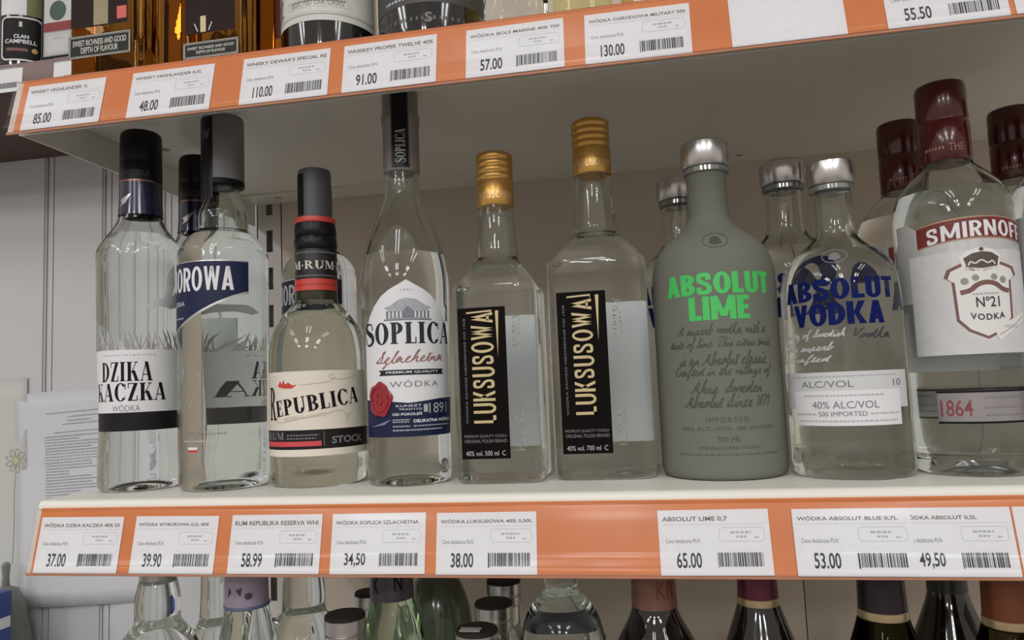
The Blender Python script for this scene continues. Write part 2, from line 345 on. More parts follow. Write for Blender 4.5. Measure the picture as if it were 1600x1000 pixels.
def dashes(x0, x1, y, h, rnd, wmin=0.002, wmax=0.006, gap=0.0012):
    out = []; x = x0
    while x < x1-0.0005:
        w = min(rnd.uniform(wmin, wmax), x1-x); out.append(rect(x, y, x+w, y+h)); x += w+gap
    return merge(out)
def flatten(items, surf, name, parent, layer0=0.0002, cut=None, cutv=None, mats=None, step=0.00006):
    """items: (VF, material, layer). One mesh, wrapped on surf, one slot for each material."""
    ms = []; bmo = bmesh.new()
    for VF, m, ly in items:
        if m not in ms: ms.append(m)
        bm = bmesh.new(); vs = [bm.verts.new((v[0], v[1], 0)) for v in VF[0]]
        for f in VF[1]:
            try: bm.faces.new([vs[i] for i in f])
            except ValueError: pass
        bmesh.ops.triangulate(bm, faces=[f for f in bm.faces if len(f.verts) > 4])
        for ax, c in ((0, cut), (1, cutv)):
            if not c: continue
            lo, hi = VF[0][:, ax].min(), VF[0][:, ax].max()
            for p in np.arange(math.floor(lo/c)+1, math.ceil(hi/c))*c:
                co = [0, 0, 0]; co[ax] = p; no = [0, 0, 0]; no[ax] = 1
                bmesh.ops.bisect_plane(bm, geom=bm.verts[:]+bm.edges[:]+bm.faces[:], plane_co=co, plane_no=no, dist=1e-7)
        bmesh.ops.remove_doubles(bm, verts=bm.verts[:], dist=1e-7)
        off = layer0+step*ly; mi = ms.index(m); mp = {}
        for f in bm.faces:
            if f.normal.z < 0: f.normal_flip()
        for v in bm.verts: mp[v] = bmo.verts.new(surf(v.co.x, v.co.y, off))
        for f in bm.faces:
            try: nf = bmo.faces.new([mp[v] for v in f.verts]); nf.material_index = mi; nf.smooth = True
            except ValueError: pass
        bm.free()
    me = bpy.data.meshes.new(name); bmo.to_mesh(me); bmo.free()
    for m in ms: me.materials.append(m)
    o = bpy.data.objects.new(name, me); col.objects.link(o); o.parent = parent
    return o
def relief(o, t=0.0006):
    md = o.modifiers.new('relief', 'SOLIDIFY'); md.thickness = t; md.offset = 1.0; return o
def T(s, x0, y0, x1, y1, m, ly=1, bold=0.0, **k):
    sp = k.pop('spacing', 1.0)
    return (fit(text2d(s, bold, sp), x0*.001, y0*.001, x1*.001, y1*.001, **k), m, ly)
def S(s, x0, y0, x1, y1, m, ly=1, th=0.19, **k): return (fit(serif_word(s, T=th), x0*.001, y0*.001, x1*.001, y1*.001, **k), m, ly)
def BW(s, x0, y0, x1, y1, m, ly=1, w=0.25, gap=0.05, **k): return (fit(block_word(s, w, gap), x0*.001, y0*.001, x1*.001, y1*.001, **k), m, ly)
def RC(x0, y0, x1, y1, m, ly=0): return (rect(x0*.001, y0*.001, x1*.001, y1*.001), m, ly)
def SH(VF, m, ly=1): return ((VF[0]*.001, VF[1]), m, ly)
FLAT = lambda u, v, off: (u, v, off)
def flatface(y, x=0.0): return lambda u, v, off: (u+x, y-off, v)

# ------------------------------------------------------------------ the setting
H = 0.3397                      # spacing of the shelves
RAIL_T = (-0.0004, -0.0069); RAIL_B = (-0.0103, -0.0519)
wall_m = mat('wall_panel_white', (205, 206, 208), 0.5, var=0.03, scale=3)
groove_m = wall_m
wb = box('wall_back', (-3.2, 3.2, 0.5055, 0.6, -1.25, 1.9), groove_m); tag(wb, kind='structure')
bm = bmesh.new(); boxbm(bm, 0.006, 0.0965, 0.500, 0.506, -1.2, 1.9); bmesh.ops.bevel(bm, geom=[e for e in bm.edges if abs(e.verts[0].co.z-e.verts[1].co.z) > 1], offset=0.003, segments=2, affect='EDGES')
pm = bpy.data.meshes.new('wall_panel'); bm.to_mesh(pm); bm.free(); pm.materials.append(wall_m)
bm = bmesh.new(); boxbm(bm, -0.002, 0.0045, 0.5025, 0.506, -1.2, 1.9); bd = bpy.data.meshes.new('wall_bead'); bm.to_mesh(bd); bm.free(); bd.materials.append(wall_m)
for i in range(24):
    o = bpy.data.objects.new('wall_panel', pm); col.objects.link(o); o.location.x = -2.053+0.1035*i; o.parent = wb
    o = bpy.data.objects.new('wall_bead', bd); col.objects.link(o); o.location.x = -2.053+0.1035*i; o.parent = wb
fl = box('floor', (-4.2, 4.2, -7.0, 0.6, -1.27, -1.25), mat('floor_tile', (108, 102, 96), 0.35, var=0.1, scale=2)); tag(fl, kind='structure')

# ------------------------------------------------------------------ shelf rack
under_m = SHELFW
back_m = mat('rack_back_panel', (208, 196, 182), 0.6, var=0.02, scale=5)
DEP = 0.370                      # depth of the shelves
def make_shelf(z, xl, label, und=-0.0198, lip=-0.0490):
    xc = (xl+0.75)/2; s = empty('rack_shelf', (xc, 0.2, z)); tag(s, label, 'shelf', 'steel shelves of the rack'); x0 = xl-xc; x1 = 0.75-xc; yo = -0.2
    prof = [(0.0, -0.0065), (0.0, -0.004), (0.001, -0.0015), (0.003, -0.0003), (0.006, 0.0), (DEP-.005, 0.0), (DEP-.005, -0.003), (0.010, -0.003), (0.008, -0.0065)]
    extrude_x('top_plate', [(y+yo, zz) for y, zz in prof], x0, x1, SHELFW, s, angle=50)
    extrude_x('front_lip', [(y+yo, zz) for y, zz in ((0.0004, -0.0065), (0.0020, -0.0065), (0.0020, lip), (0.0004, lip))], x0, x1, SHELFW, s)
    frompy('side_lip', [(x+x0, y+yo, zz) for x in (0, .0016) for y, zz in ((0.004, -0.001), (DEP-.006, -0.001), (DEP-.006, lip+.0005), (0.001, lip+.0005))], [(0, 1, 2, 3), (7, 6, 5, 4), (0, 4, 5, 1), (1, 5, 6, 2), (2, 6, 7, 3), (3, 7, 4, 0)], SHELFW, s, False)
    holes = ((-0.4577, 0.1423), (-0.4405, 0.340), (0.10, 0.060), (0.115, 0.340))
    for a, b, dz in ((0.0025, 0.1970, 0.0), (0.1982, 0.3210, 0.0006), (0.3222, DEP-.0052, -0.0016)):
        p = box('underside_panel', (x0+0.0018, x1, a+yo, b+yo, und+dz, und+.0048), under_m, s)
        hs_ = [(hx-xc, hy+yo) for hx, hy in holes if a < hy < b and hx-.0056 > xl+.0018]
        if hs_:                         # drill the bolt holes through the panel
            bm = bmesh.new()
            for hx, hy in hs_: bmesh.ops.create_cone(bm, cap_ends=True, segments=20, radius1=0.0055, radius2=0.0055, depth=0.03, matrix=Matrix.Translation((hx, hy, und)))
            cm = bpy.data.meshes.new('drill'); bm.to_mesh(cm); bm.free(); co = bpy.data.objects.new('drill', cm); col.objects.link(co); co.parent = s
            md = p.modifiers.new('holes', 'BOOLEAN'); md.object = co; md.operation = 'DIFFERENCE'; md.solver = 'EXACT'
            bpy.context.view_layer.update()
            me = bpy.data.meshes.new_from_object(p.evaluated_get(bpy.context.evaluated_depsgraph_get()))
            p.modifiers.clear(); p.data = me; bpy.data.objects.remove(co); bpy.data.meshes.remove(cm)
    return s
XU, XM = -0.4872, -0.463
HU = H-0.0066
make_shelf(HU, XU, 'white steel shelf carrying the whisky bottles above the vodka row', -0.0133, -0.0430)
make_shelf(0.0, XM, 'white steel shelf the labelled clear vodka bottles stand on')
make_shelf(-H, XM, 'lowest white steel shelf holding dark wine bottles and silver caps')
rack = empty('shelving_rack', (0, 0.385, -1.25)); tag(rack, 'beige steel shelving rack with slotted uprights and plain back panels', 'rack')
def upright(x):
    # a slotted steel channel: front face built as strips round the real slots
    bm = bmesh.new(); w = 0.0175; y0 = -0.017; sw = 0.0044
    for bb in ((-w, -sw, y0, y0+0.0016, 0, 2.6), (sw, w, y0, y0+0.0016, 0, 2.6), (-w, -w+0.0016, y0, 0.014, 0, 2.6), (w-0.0016, w, y0, 0.014, 0, 2.6)): boxbm(bm, *bb)
    prev = 0.0
    for k in range(-26, 34):
        zt = 0.2365+1.25+0.0485*k
        if zt-0.0285 < prev or zt > 2.58: continue
        boxbm(bm, -sw, sw, y0, y0+0.0016, prev, zt-0.0285); prev = zt
    boxbm(bm, -sw, sw, y0, y0+0.0016, prev, 2.6)
    bmesh.ops.remove_doubles(bm, verts=bm.verts[:], dist=1e-5)
    me = bpy.data.meshes.new('upright'); bm.to_mesh(me); bm.free(); o = link('upright', me, mat('upright_grey', (206, 203, 198), 0.4, var=0.02), rack, False); o.location.x = x
    box('channel_lining', (-w+0.002, w-0.002, 0.0, 0.0015, 0, 2.6), mat('upright_grey'), o)
upright(-0.468); upright(0.62)
for a, b in ((-0.4495, 0.1545), (0.1555, 0.6025), (0.6375, 0.76)):
    for z0, z1 in ((0.05, 0.862), (0.864, 1.202), (1.204, 1.570), (1.572, 2.55)):
        box('back_panel', (a, b, -0.020, -0.014, z0, z1), back_m, rack, 0.0008)

# ------------------------------------------------------------------ price rails and tags
orange_m = mat('orange_strip', (214, 126, 66), 0.4, var=0.05, scale=25)
redlip_m = orange_m
cover_m = clear_plastic('clear_rail_cover', (0.985, 0.98, 0.98), 0.16, 0.6)
ev = Vector((0, RAIL_T[0]-RAIL_B[0], RAIL_T[1]-RAIL_B[1])); RH = ev.length; ev.normalize(); nv = Vector((1, 0, 0)).cross(ev)
def rail_matrix(x, z): 
    m = Matrix(((1, 0, 0), tuple(ev), tuple(nv))).transposed().to_4x4(); m.translation = Vector((x, RAIL_B[0]-.001, z+RAIL_B[1])); return m
def make_rail(z, xl, label, bare):
    r = empty('price_rail'); r.matrix_world = rail_matrix(xl, z); tag(r, label, 'price rail', 'price rails on the shelf fronts'); L = 0.75-xl
    box('backing', (0, L, 0.0, RH, -0.0012, -0.0004), mat('rail_backing', (216, 205, 196), 0.4), r, 0.0004)
    box('orange_strip', (bare, L, 0.0012, RH-0.001, -0.0003, 0.0001), orange_m, r)
    # clear cover: thin folded sheet with a rolled lower lip
    prof = [(RH+0.0003, -0.001), (RH+0.0008, 0.0006), (RH+0.0002, 0.0018), (RH-0.003, 0.0022), (0.0065, 0.0022), (0.0058, 0.0029), (0.004, 0.0036), (0.002, 0.0034), (0.0006, 0.0024), (-0.0006, 0.0004), (-0.0008, -0.0012)]
    prof = [tuple(p) for p in chaikin(prof, 1)]
    extrude_x('clear_cover', prof, -0.0005, L, cover_m, r, closed=False, angle=60)
    extrude_x('top_edge', [(RH+0.0002+0.0014*math.sin(a), 0.0009*math.cos(a)-0.0004) for a in np.linspace(0, 2*math.pi, 13)[:-1]], bare, L, redlip_m, r)
    extrude_x('bottom_edge', [(-0.0002+0.0011*math.sin(a), 0.0009*math.cos(a)-0.0004) for a in np.linspace(0, 2*math.pi, 13)[:-1]], 0.0, L, mat('rail_lower_edge', (214, 150, 118), 0.3), r)
make_rail(0.0, XM, 'orange price rail with clear cover under the vodka row', 0.004)
make_rail(H, XU, 'orange price rail with clear cover along the whisky shelf', 0.006)
barm = mat('barcode_black', (46, 46, 48), 0.6, var=0.02)
titlem = mat('tag_title_grey', (112, 108, 104), 0.6, var=0.02)
rnd = random.Random(7)
def price_tag(x0, w, z, title, price, label, group, lift=0.0, skew=0.0):
    hh = 0.0402; o = frompy('price_tag', [(0, 0, 0), (w, 0, 0), (w, hh, 0), (0, hh, 0), (0, 0, .0003), (w, 0, .0003), (w, hh, .0003), (0, hh, .0003)],
                            [(3, 2, 1, 0), (4, 5, 6, 7), (0, 1, 5, 4), (1, 2, 6, 5), (2, 3, 7, 6), (3, 0, 4, 7)], PAPER, None, False)
    o.matrix_world = rail_matrix(x0, z) @ Matrix.Translation((0, 0.0006, 0.0004+lift)) @ Matrix.Rotation(skew, 4, 'Z')
    tag(o, label, 'price tag', group); W = w*1000
    surf = lambda u, v, off: (u, v, 0.0003+off)
    if price:
        it = []
        n = len(title)
        if title: it.append(T(title, W*.04, 32.8, W*min(.96, .04+.037*n), 36.0, titlem, 1, bold=0.02))
        it.append(T('Cena detaliczna PLN', W*.06, 19.8, W*.37, 22.4, GREYP, 1))
        it.append(T(price, W*.15, 4.6, W*.375, 14.0, barm, 1, bold=0.016))
        it.append(RC(W*.03, 31.0, W*.97, 31.15, LGREY, 1))
        bx0, bx1, by0, by1 = W*.55, W*.95, 20.6, 29.0
        P = []
        for cx, cy, a in ((bx1-2, by1-2, 0), (bx0+2, by1-2, 90), (bx0+2, by0+2, 180), (bx1-2, by0+2, 270)):
            P += [(cx+2*math.cos(math.radians(a+q)), cy+2*math.sin(math.radians(a+q))) for q in (0, 30, 60, 90)]
        it.append(SH(stroke(P, 0.22, True), LGREY, 1))
        it.append(SH(dashes(W*.65, W*.83, 25.4, 1.2, rnd, 1.5, 3, .7), LGREY, 1)); it.append(SH(dashes(W*.70, W*.79, 22.8, 1.2, rnd, 1.2, 2, .7), LGREY, 1)); it.append(SH(dashes(W*.86, W*.90, 22.4, 1.0, rnd, 1.2, 2, .7), LGREY, 1))
        flatten(it, surf, 'lettering', o, 0.00008, step=0.0)
        bars = []; x = W*.52
        while x < W*.925:
            b = rnd.choice((.28, .28, .5, .8, 1.0)); bars.append(SH(rect(x, 5.4, min(x+b, W*.93), 13.8), barm, 1)); x += b+rnd.choice((.25, .3, .5, .7))
        bars[0][0][0][:2, 1] -= .0008
        flatten(bars, surf, 'barcode', o, 0.00008, step=0.0)
    return o
GL, GU = 'price tags on the rail under the vodka row', 'price tags on the whisky shelf rail'
for x0, x1, t, pr, wh in ((-.4567, -.3870, 'WÓDKA DZIKA KACZKA 40% 50', '37.00', 'the duck-label bottle'), (-.3768, -.3100, 'WÓDKA WYBOROWA 0,5L 40%', '39.90', 'the navy-label bottle'), (-.2991, -.2299, 'RUM REPUBLIKA RESERVA WHI', '58.99', 'the rum bottle'),
                      (-.2220, -.1540, 'WÓDKA SOPLICA SZLACHETNA', '34,50', 'the bottle with a wax seal'), (-.1463, -.0775, 'WÓDKA LUKSUSOWA 40% 0,50L', '38.00', 'the small square bottle'), (.0020, .0708, 'ABSOLUT LIME 0,7', '65.00', 'the frosted green bottle')):
    price_tag(x0, x1-x0, 0, t, pr, 'white paper price tag reading '+pr+' below '+wh, GL, skew=rnd.uniform(-.008, .008))
price_tag(.0846, .0690, 0, 'WÓDKA ABSOLUT BLUE 0,7L', '53.00', 'white paper price tag reading 53.00 overlapping the next tag', GL, 0.0004)
price_tag(.1455, .0640, 0, 'WÓDKA ABSOLUT 0,5L', '49,50', 'white paper price tag reading 49,50 tucked behind its neighbour', GL)
price_tag(.2108, .0690, 0, '', '', 'white paper price tag at the far end of the lower orange rail', GL)
for x0, x1, t, pr, wh in ((-.4745, -.4045, 'WHISKY HIGHLANDER 1L', '85.00', 'at the open end of the upper rail'), (-.3810, -.3110, 'WHISKY HIGHLANDER 0,5L', '48.00', 'above the navy-label bottle'), (-.2868, -.2167, "WHISKY DEWAR'S SPECIAL RE", '110.00', 'above the rum bottle'),
                      (-.2057, -.1348, 'WHISKEY PROPER TWELVE 40%', '91.00', 'above the wax-seal bottle'), (-.1131, -.0432, 'WÓDKA BOLS MARINE 40% 700', '57.00', 'above the small square bottle'), (-.029, .0422, 'WÓDKA OGRODOWA MILITARY 500', '130.00', 'above the large square bottle'),
                      (.1637, .2345, '', '55.50', 'above the red-capped bottle')):
    price_tag(x0, x1-x0, H, t, pr, 'white paper price tag reading '+pr+' '+wh, GU, skew=rnd.uniform(-.008, .008))
price_tag(.0679, .0717, H, '', '', 'blank white paper tag in the upper orange rail', GU)
price_tag(.2380, .069, H, '', '', 'white paper tag at the far end of the upper orange rail', GU)

# ------------------------------------------------------------------ bottles on the middle shelf
def part_decal(root, body, name, items, cut=0.002, cutv=None, layer0=0.0002): return flatten(items, body.surf, name, root, layer0, cut, cutv)
def label_with(root, body, name, base, print_items, cut=0.002, cutv=None, sub='lettering'):
    l = part_decal(root, body, name, base, cut, cutv)
    if print_items: flatten(print_items, body.surf, sub, l, 0.0002, cut, cutv)
    return l
def new_bottle(label, x, y, u_off=0.0, r=0.04, z=0.0, group=None, cat='bottle', name='vodka_bottle'):
    o = empty(name, (x, y, z), u_off/r); tag(o, label, cat, group); return o
def base_profile(r): return [(1.0, 8.0), (r*0.35, 7.2), (r*0.62, 4.0), (r*0.80, 0.5), (r*0.88, 0.0), (r*0.965, 1.2), (r, 5.0)]

# 1. clear bottle, black cap, white label with black band
b1 = new_bottle('clear vodka bottle with tall black cap and duck label over black band', -.4255, .0652, .010, .0325, name='vodka_bottle')
B1 = Body(base_profile(32)+[(32.2, 12), (32, 26), (30.6, 46), (31.2, 70), (32, 90), (33.4, 140), (34.4, 186), (34.5, 200), (31, 207), (20, 223), (17.3, 230), (16.3, 243), (15.5, 268)])
B1.build('glass_body', GLASS, b1, fill=214)
slv = mat('navy_sleeve', (34, 38, 64), 0.18, 0.2, var=0.15, scale=90, coat=.5)
lathe('neck_sleeve', [(17.9, 231.5), (17.1, 243), (16.8, 262)], slv, b1, cap_bottom=False, cap_top=False)
SL = Body([(17.9, 231.5), (17.1, 243), (16.8, 262)], 0)
part_decal(b1, SL, 'duck_emblem', [SH(poly([(-14, 238), (-7, 241), (-2, 249), (-5, 248), (-9, 246), (-13, 244), (-11, 241)]), SILVER, 2), SH(rect(-17, 260, 17, 261.6), mat('copper_line', (150, 110, 100), .3, .6), 2)], 0.001)
capb = mat('cap_black', (16, 16, 19), 0.36, var=0.04, spec=.3)
cp = lathe('cap', [(16.9, 261), (17.0, 262), (16.9, 278), (16.6, 279), (16.8, 280), (16.7, 301), (16.1, 305), (14.5, 306.5), (.1, 306.5)], capb, b1)
flatten([T('KACZKA', -13, 265, 13, 270, mat('cap_print_dim', (58, 58, 64), .5))], Body([(17, 255), (16.9, 280)], 0).surf, 'lettering', cp, 0.0001, 0.001)
grass = []; g = random.Random(3)
gm = [mat('grass_grey', (150, 152, 150), .5), mat('grass_pale', (196, 196, 194), .5), mat('grass_rust', (150, 122, 112), .5)]
for i in range(150):
    x = g.uniform(-60, 60); h = g.uniform(4, 19); l = g.uniform(-7, 7); grass.append(SH(poly([(x-.5, 115), (x+.5, 115), (x+l*.4+.3, 115+h*.6), (x+l, 115+h)]), gm[g.choice((0, 0, 0, 1, 1, 2))], 1+i % 3))
l1 = part_decal(b1, B1, 'front_label', [RC(-72, 64, 72, 115, WHITE, 0), RC(-72, 49, 72, 64, mat('band_black', (24, 21, 23), .5, spec=.25), 0)], .002, .006)
flatten([S('DZIKA', -22.5, 89.3, 20, 105, BLACK, 1, .22), S('KACZKA', -31, 73, 31, 88, BLACK, 1, .22), T('WÓDKA', -11.5, 64.9, 10.5, 71, GREYP, 1), SH(dashes(-22, 24, 110, 1.0, g, 1, 2.5, 1.2), LGREY, 1)], B1.surf, 'lettering', l1, .0002, .002)
part_decal(b1, B1, 'grass_print', grass, .004, .008)
bird = [poly([(14, 150), (22, 157), (30, 158), (37, 168), (38, 160), (46, 169), (45, 158), (54, 160), (46, 152), (36, 149), (26, 151), (20, 148)]), poly([(30, 158), (33, 178), (40, 188), (41, 170), (37, 158)])]
part_decal(b1, B1, 'duck_print', [SH(b, mat('duck_white', (205, 208, 208), .5, var=.15), 1) for b in bird], .002, .006)
part_decal(b1, B1, 'back_label', [RC(82, 60, 122, 150, WHITE, 0)], .002, .01)

# 2. navy label, grey cap
b2 = new_bottle('clear vodka bottle with grey cap and navy wave label', -.3463, .0640, -.009, .0363)
B2 = Body(base_profile(35)+[(35.6, 12), (36.2, 40), (36.3, 188), (35.5, 196), (29, 206), (21, 211.5), (19.6, 213), (19.9, 216), (20, 226), (18.5, 231), (14.5, 240), (12.5, 246), (13.2, 249), (13.2, 256)])
B2.build('glass_body', GLASS, b2, fill=208)
lathe('black_ring', [(15.5, 250), (17.3, 251), (17.5, 254), (17, 255.5)], BLACK, b2)
gcap = mat('cap_grey', (118, 118, 122), 0.4, 0.15, var=0.03)
cp = lathe('cap', [(16.9, 255), (17.3, 256), (17.4, 300), (17.3, 309), (16.4, 311.2), (.1, 311.4)], gcap, b2)
CB = Body([(17.35, 250), (17.4, 312)], 0)
st = flatten([RC(-15, 238, 5.5, 308, mat('strip_black', (20, 20, 25), .35, spec=.25), 0)], Body([(17.3, 230), (17.4, 312)], 0).surf, 'black_strip', b2, .0002, .001)
flatten([T('W', -5, 288, 2.5, 297, GREYP, 1)], Body([(17.3, 230), (17.4, 312)], 0).surf, 'lettering', st, .0002, .001)
wave = [(-60, 116), (-48, 118), (-36, 121), (-22, 126), (-5, 134), (10, 142), (24, 149), (36, 154), (48.5, 158)]
l2 = part_decal(b2, B2, 'front_label', [SH(poly([(-60, 182.5), *wave, (48.5, 182.5)]), NAVY, 0)], .002)
flatten([SH(stroke([(x, z-.8) for x, z in wave], 1.8), SILVER, 1), BW('WYBOROWA', -50, 158, 36.5, 177.8, WHITE, 1, w=.2, gap=.09), T('WÓDKA', -27, 147, -5, 151.5, WHITE, 1), RC(-60, 181.7, 48.5, 182.6, SILVER, 1), SH(dashes(-30, -6, 136.5, 1.2, g, 1, 2, .6), LGREY, 1)], B2.surf, 'lettering', l2, .0002, .002)
part_decal(b2, B2, 'lower_print', [T('Wyborowa', -2, 43, 30, 47, GREYP, 1, shear=.2), RC(-1.5, 33, 7.5, 35, WHITE, 1), RC(-1.5, 31, 7.5, 33, RED, 1), SH(dashes(-6, 28, 39, 1.2, g, 1, 2.5, .7), LGREY, 1)], .002)
relief(part_decal(b2, B2, 'embossed_swirl', [SH(stroke(chaikin([(-16, 84), (-12, 96), (-6, 98), (-8, 86), (-14, 74), (-4, 84), (4, 96), (10, 92), (6, 80), (0, 66)], 3), 1.0), GLASS, 1)], .002))
part_decal(b2, B2, 'back_label', [RC(88, 60, 142, 150, WHITE, 0), RC(88, 45, 142, 60, NAVY, 0)], .002)

# 3. rum bottle
b3 = new_bottle('squat clear rum bottle with cream label and black red-ringed neck', -.2706, .0801, .013, .0393, name='rum_bottle')
B3 = Body([(20, 2), (30, .6), (35, 0), (37.6, 1.4), (39.2, 7), (39.3, 20), (39.4, 100), (38.6, 112), (36, 124), (30, 135), (23, 143.5), (18, 149), (17, 154), (16.8, 162)])
B3.build('glass_body', glass('rum_glass', (0.95, 0.965, 0.93), 1.40), b3, fill=140)
blk = mat('rum_black', (26, 25, 26), 0.35, var=.05); rring = mat('rum_red', (206, 66, 58), .35, var=.04)
lathe('neck_glass_ring', [(17.2, 150), (17.6, 152), (17.6, 157)], mat('olive_glass', (52, 54, 38), .15), b3, cap_top=False)
NB = Body([(17.5, 157), (17.6, 192)], 0)
nb = lathe('neck_band', [(17.5, 157), (17.6, 158), (17.5, 192.5), (16.6, 193.5)], blk, b3)
flatten([RC(-70, 158, 70, 167.5, rring, 0), RC(-70, 162.5, 70, 163, DARKRED, 1)], NB.surf, 'red_band', nb, .0001, .001)
flatten([S('RUM·RUM·RUM', -37.5, 175.5, 48.5, 182.5, mat('rum_ivory', (210, 204, 190), .5), 1, .2), SH(dashes(-22, 22, 189, 1.2, g, .7, 1.2, .5), GREYP, 1), SH(dashes(-22, 22, 169.5, 1.2, g, .7, 1.2, .5), GREYP, 1)], NB.surf, 'lettering', nb, .0001, .001)
lathe('screw_ring', [(16.5, 193), (17.6, 195), (17.8, 199), (17.2, 203.5), (16.6, 204.5), (17.4, 206), (17.4, 211), (16.6, 215.5), (16, 216)], capb, b3)
lathe('red_ring', [(15.5, 215.5), (16.7, 216), (17, 218), (16.6, 220.3), (14, 221)], rring, b3)
cp = lathe('cap', [(13.8, 220), (13.9, 222), (13.9, 259), (13.2, 262.5), (11, 263.4), (.1, 263.4)], mat('rum_cap_grey', (82, 82, 85), .45, .1), b3)
flatten([RC(-21, 222, -8.3, 258, BLACK, 0)], Body([(13.9, 220), (13.9, 262)], 0).surf, 'black_strip', cp, .0002, .001)
cream = mat('label_cream', (226, 218, 204), 0.5, var=.02)
l3 = part_decal(b3, B3, 'front_label', [RC(-80, 24.6, 80, 91, cream, 0)], .002)
tan = mat('ornament_tan', (188, 176, 156), .6)
flatten([RC(-80, 30, 80, 45, mat('rum_band', (28, 24, 23), .5, spec=.25), 1), S('R', -43.5, 53, -33, 79, BLACK, 2, .2), S('EPUBLICA', -33.5, 60.0, 39.5, 73.0, BLACK, 2, .22, rot=.135),
         RC(-60, 32.4, 6, 36.2, mat('bar_red', (206, 70, 82), .5), 2), T('STOCK', 14, 33.6, 44, 39.2, GREYP, 2, bold=.03), S('RUM', -47, 37.5, -25, 43.5, GREYP, 2), SH(dashes(-22, 4, 40.5, 1.0, g, 1, 2.5, .7), GREYP, 2), SH(dashes(-22, 2, 38, 1.0, g, 1, 2.5, .7), GREYP, 2),
         RC(7.8, 32, 8.2, 43, GREYP, 2),
         SH(poly([(-31, 79.5), (-28, 84), (-26.5, 81), (-24.5, 84.6), (-23, 81), (-20, 82.5), (-16, 80), (-12, 80.5), (-17, 77.6), (-25, 78)]), rring, 2),
         SH(stroke(chaikin([(-10, 80), (4, 81), (14, 82), (18, 86), (14, 88.5), (12, 86), (15, 83.8), (28, 84), (38, 87)], 3), .5), tan, 2),
         SH(stroke(chaikin([(-32, 56), (-34, 52), (-28, 50.6), (-10, 54), (10, 56.6), (20, 60), (26, 57), (30, 52), (26, 51), (27, 55), (33, 57)], 3), .5), tan, 2),
         T('RESERVA WHITE', -24, 53.5, 10, 56.5, tan, 2, rot=.1)], B3.surf, 'lettering', l3, .0002, .002)
part_decal(b3, B3, 'back_label', [RC(98, 30, 148, 85, cream, 0)], .002)

# 4. slender bottle with arched white label and wax seal
b4 = new_bottle('slender clear vodka bottle with arched white label and red wax seal', -.1898, .0726, .012, .0355)
B4 = Body(base_profile(33)+[(33.2, 14), (34, 60), (35.2, 110), (36, 150), (35.7, 165), (33, 180), (28.5, 196), (22, 212), (17.5, 222), (14.6, 232), (13.6, 242), (13.5, 262)])
B4.build('glass_body', GLASS, b4, fill=181)
scap = clear_plastic('smoky_cap_plastic', (0.62, 0.60, 0.60), .2)
cp = lathe('cap', [(14.6, 250.5), (14.9, 251.5), (15.0, 291), (15.8, 292), (15.9, 299.5), (15.2, 301), (14.9, 302), (14.9, 317), (14, 318.4), (.1, 318.6)], mat('cap_smoke_grey', (128, 122, 120), .3, .0, var=.03), b4)
st = flatten([RC(-8.5, 252.5, 6.5, 318, mat('strip_black', (24, 24, 30), .3), 0), RC(-7.9, 253, -7.6, 317, GREYP, 1), RC(5.6, 253, 5.9, 317, GREYP, 1)], Body([(15.95, 250), (15.95, 319)], 0).surf, 'black_strip', b4, .0001, .001)
def TV(s, x0, z0, x1, z1, m, ly=1, bold=0.0, src=None):
    V, F = fit(src or text2d(s, bold), 0, 0, (z1-z0)*.001, (x1-x0)*.001); return (np.stack([x1*.001-V[:, 1], z0*.001+V[:, 0]], -1), F), m, ly
flatten([TV('', -5.2, 256, 3.4, 284, LGREY, 2, src=serif_word('SOPLICA'))], Body([(15.95, 250), (15.95, 319)], 0).surf, 'lettering', st, .0001, .001)
half = [(0, 157.5), (6, 154), (13, 150.4), (20, 145.6), (27, 138), (33, 129.5), (37, 120), (39.5, 108), (40, 66)]
out = [(-x, z) for x, z in half[::-1]]+half[1:]
l4 = part_decal(b4, B4, 'front_label', [SH(poly(out+[(40, 58), (-40, 58)]), WHITE, 0), SH(poly([(-40, 37.5), (42, 37.5), (44, 66), (26, 65.6), (0, 63), (-20, 65), (-40, 66)]), NAVY, 1)], .002, .004)
hs = mat('engraving_grey', (122, 128, 136), .6, var=.25, scale=700)
house = [RC(-16, 127.5, 18, 133.5, hs, 2)]+[RC(x, 128, x+1.2, 133, WHITE, 3) for x in (-14, -11, -8, -5, 6, 9, 12, 15)]+[SH(poly([(-3, 133.5), (5, 133.5), (1, 137)]), hs, 2), SH(poly([(-18, 136), (-12, 138), (-6, 142), (1, 143.5), (8, 142), (14, 138), (20, 136), (16, 133.8), (-14, 133.8)]), mat('engraving_pale', (168, 172, 178), .6, var=.25, scale=900), 1), RC(-18, 126, 20, 127.2, hs, 2)]
flatten(house+[T('1891', -4.5, 148.6, 4.5, 150.4, LGREY, 2)], B4.surf, 'manor_print', l4, .0002, .002, .005)
pink = mat('script_brown', (150, 102, 96), .5)
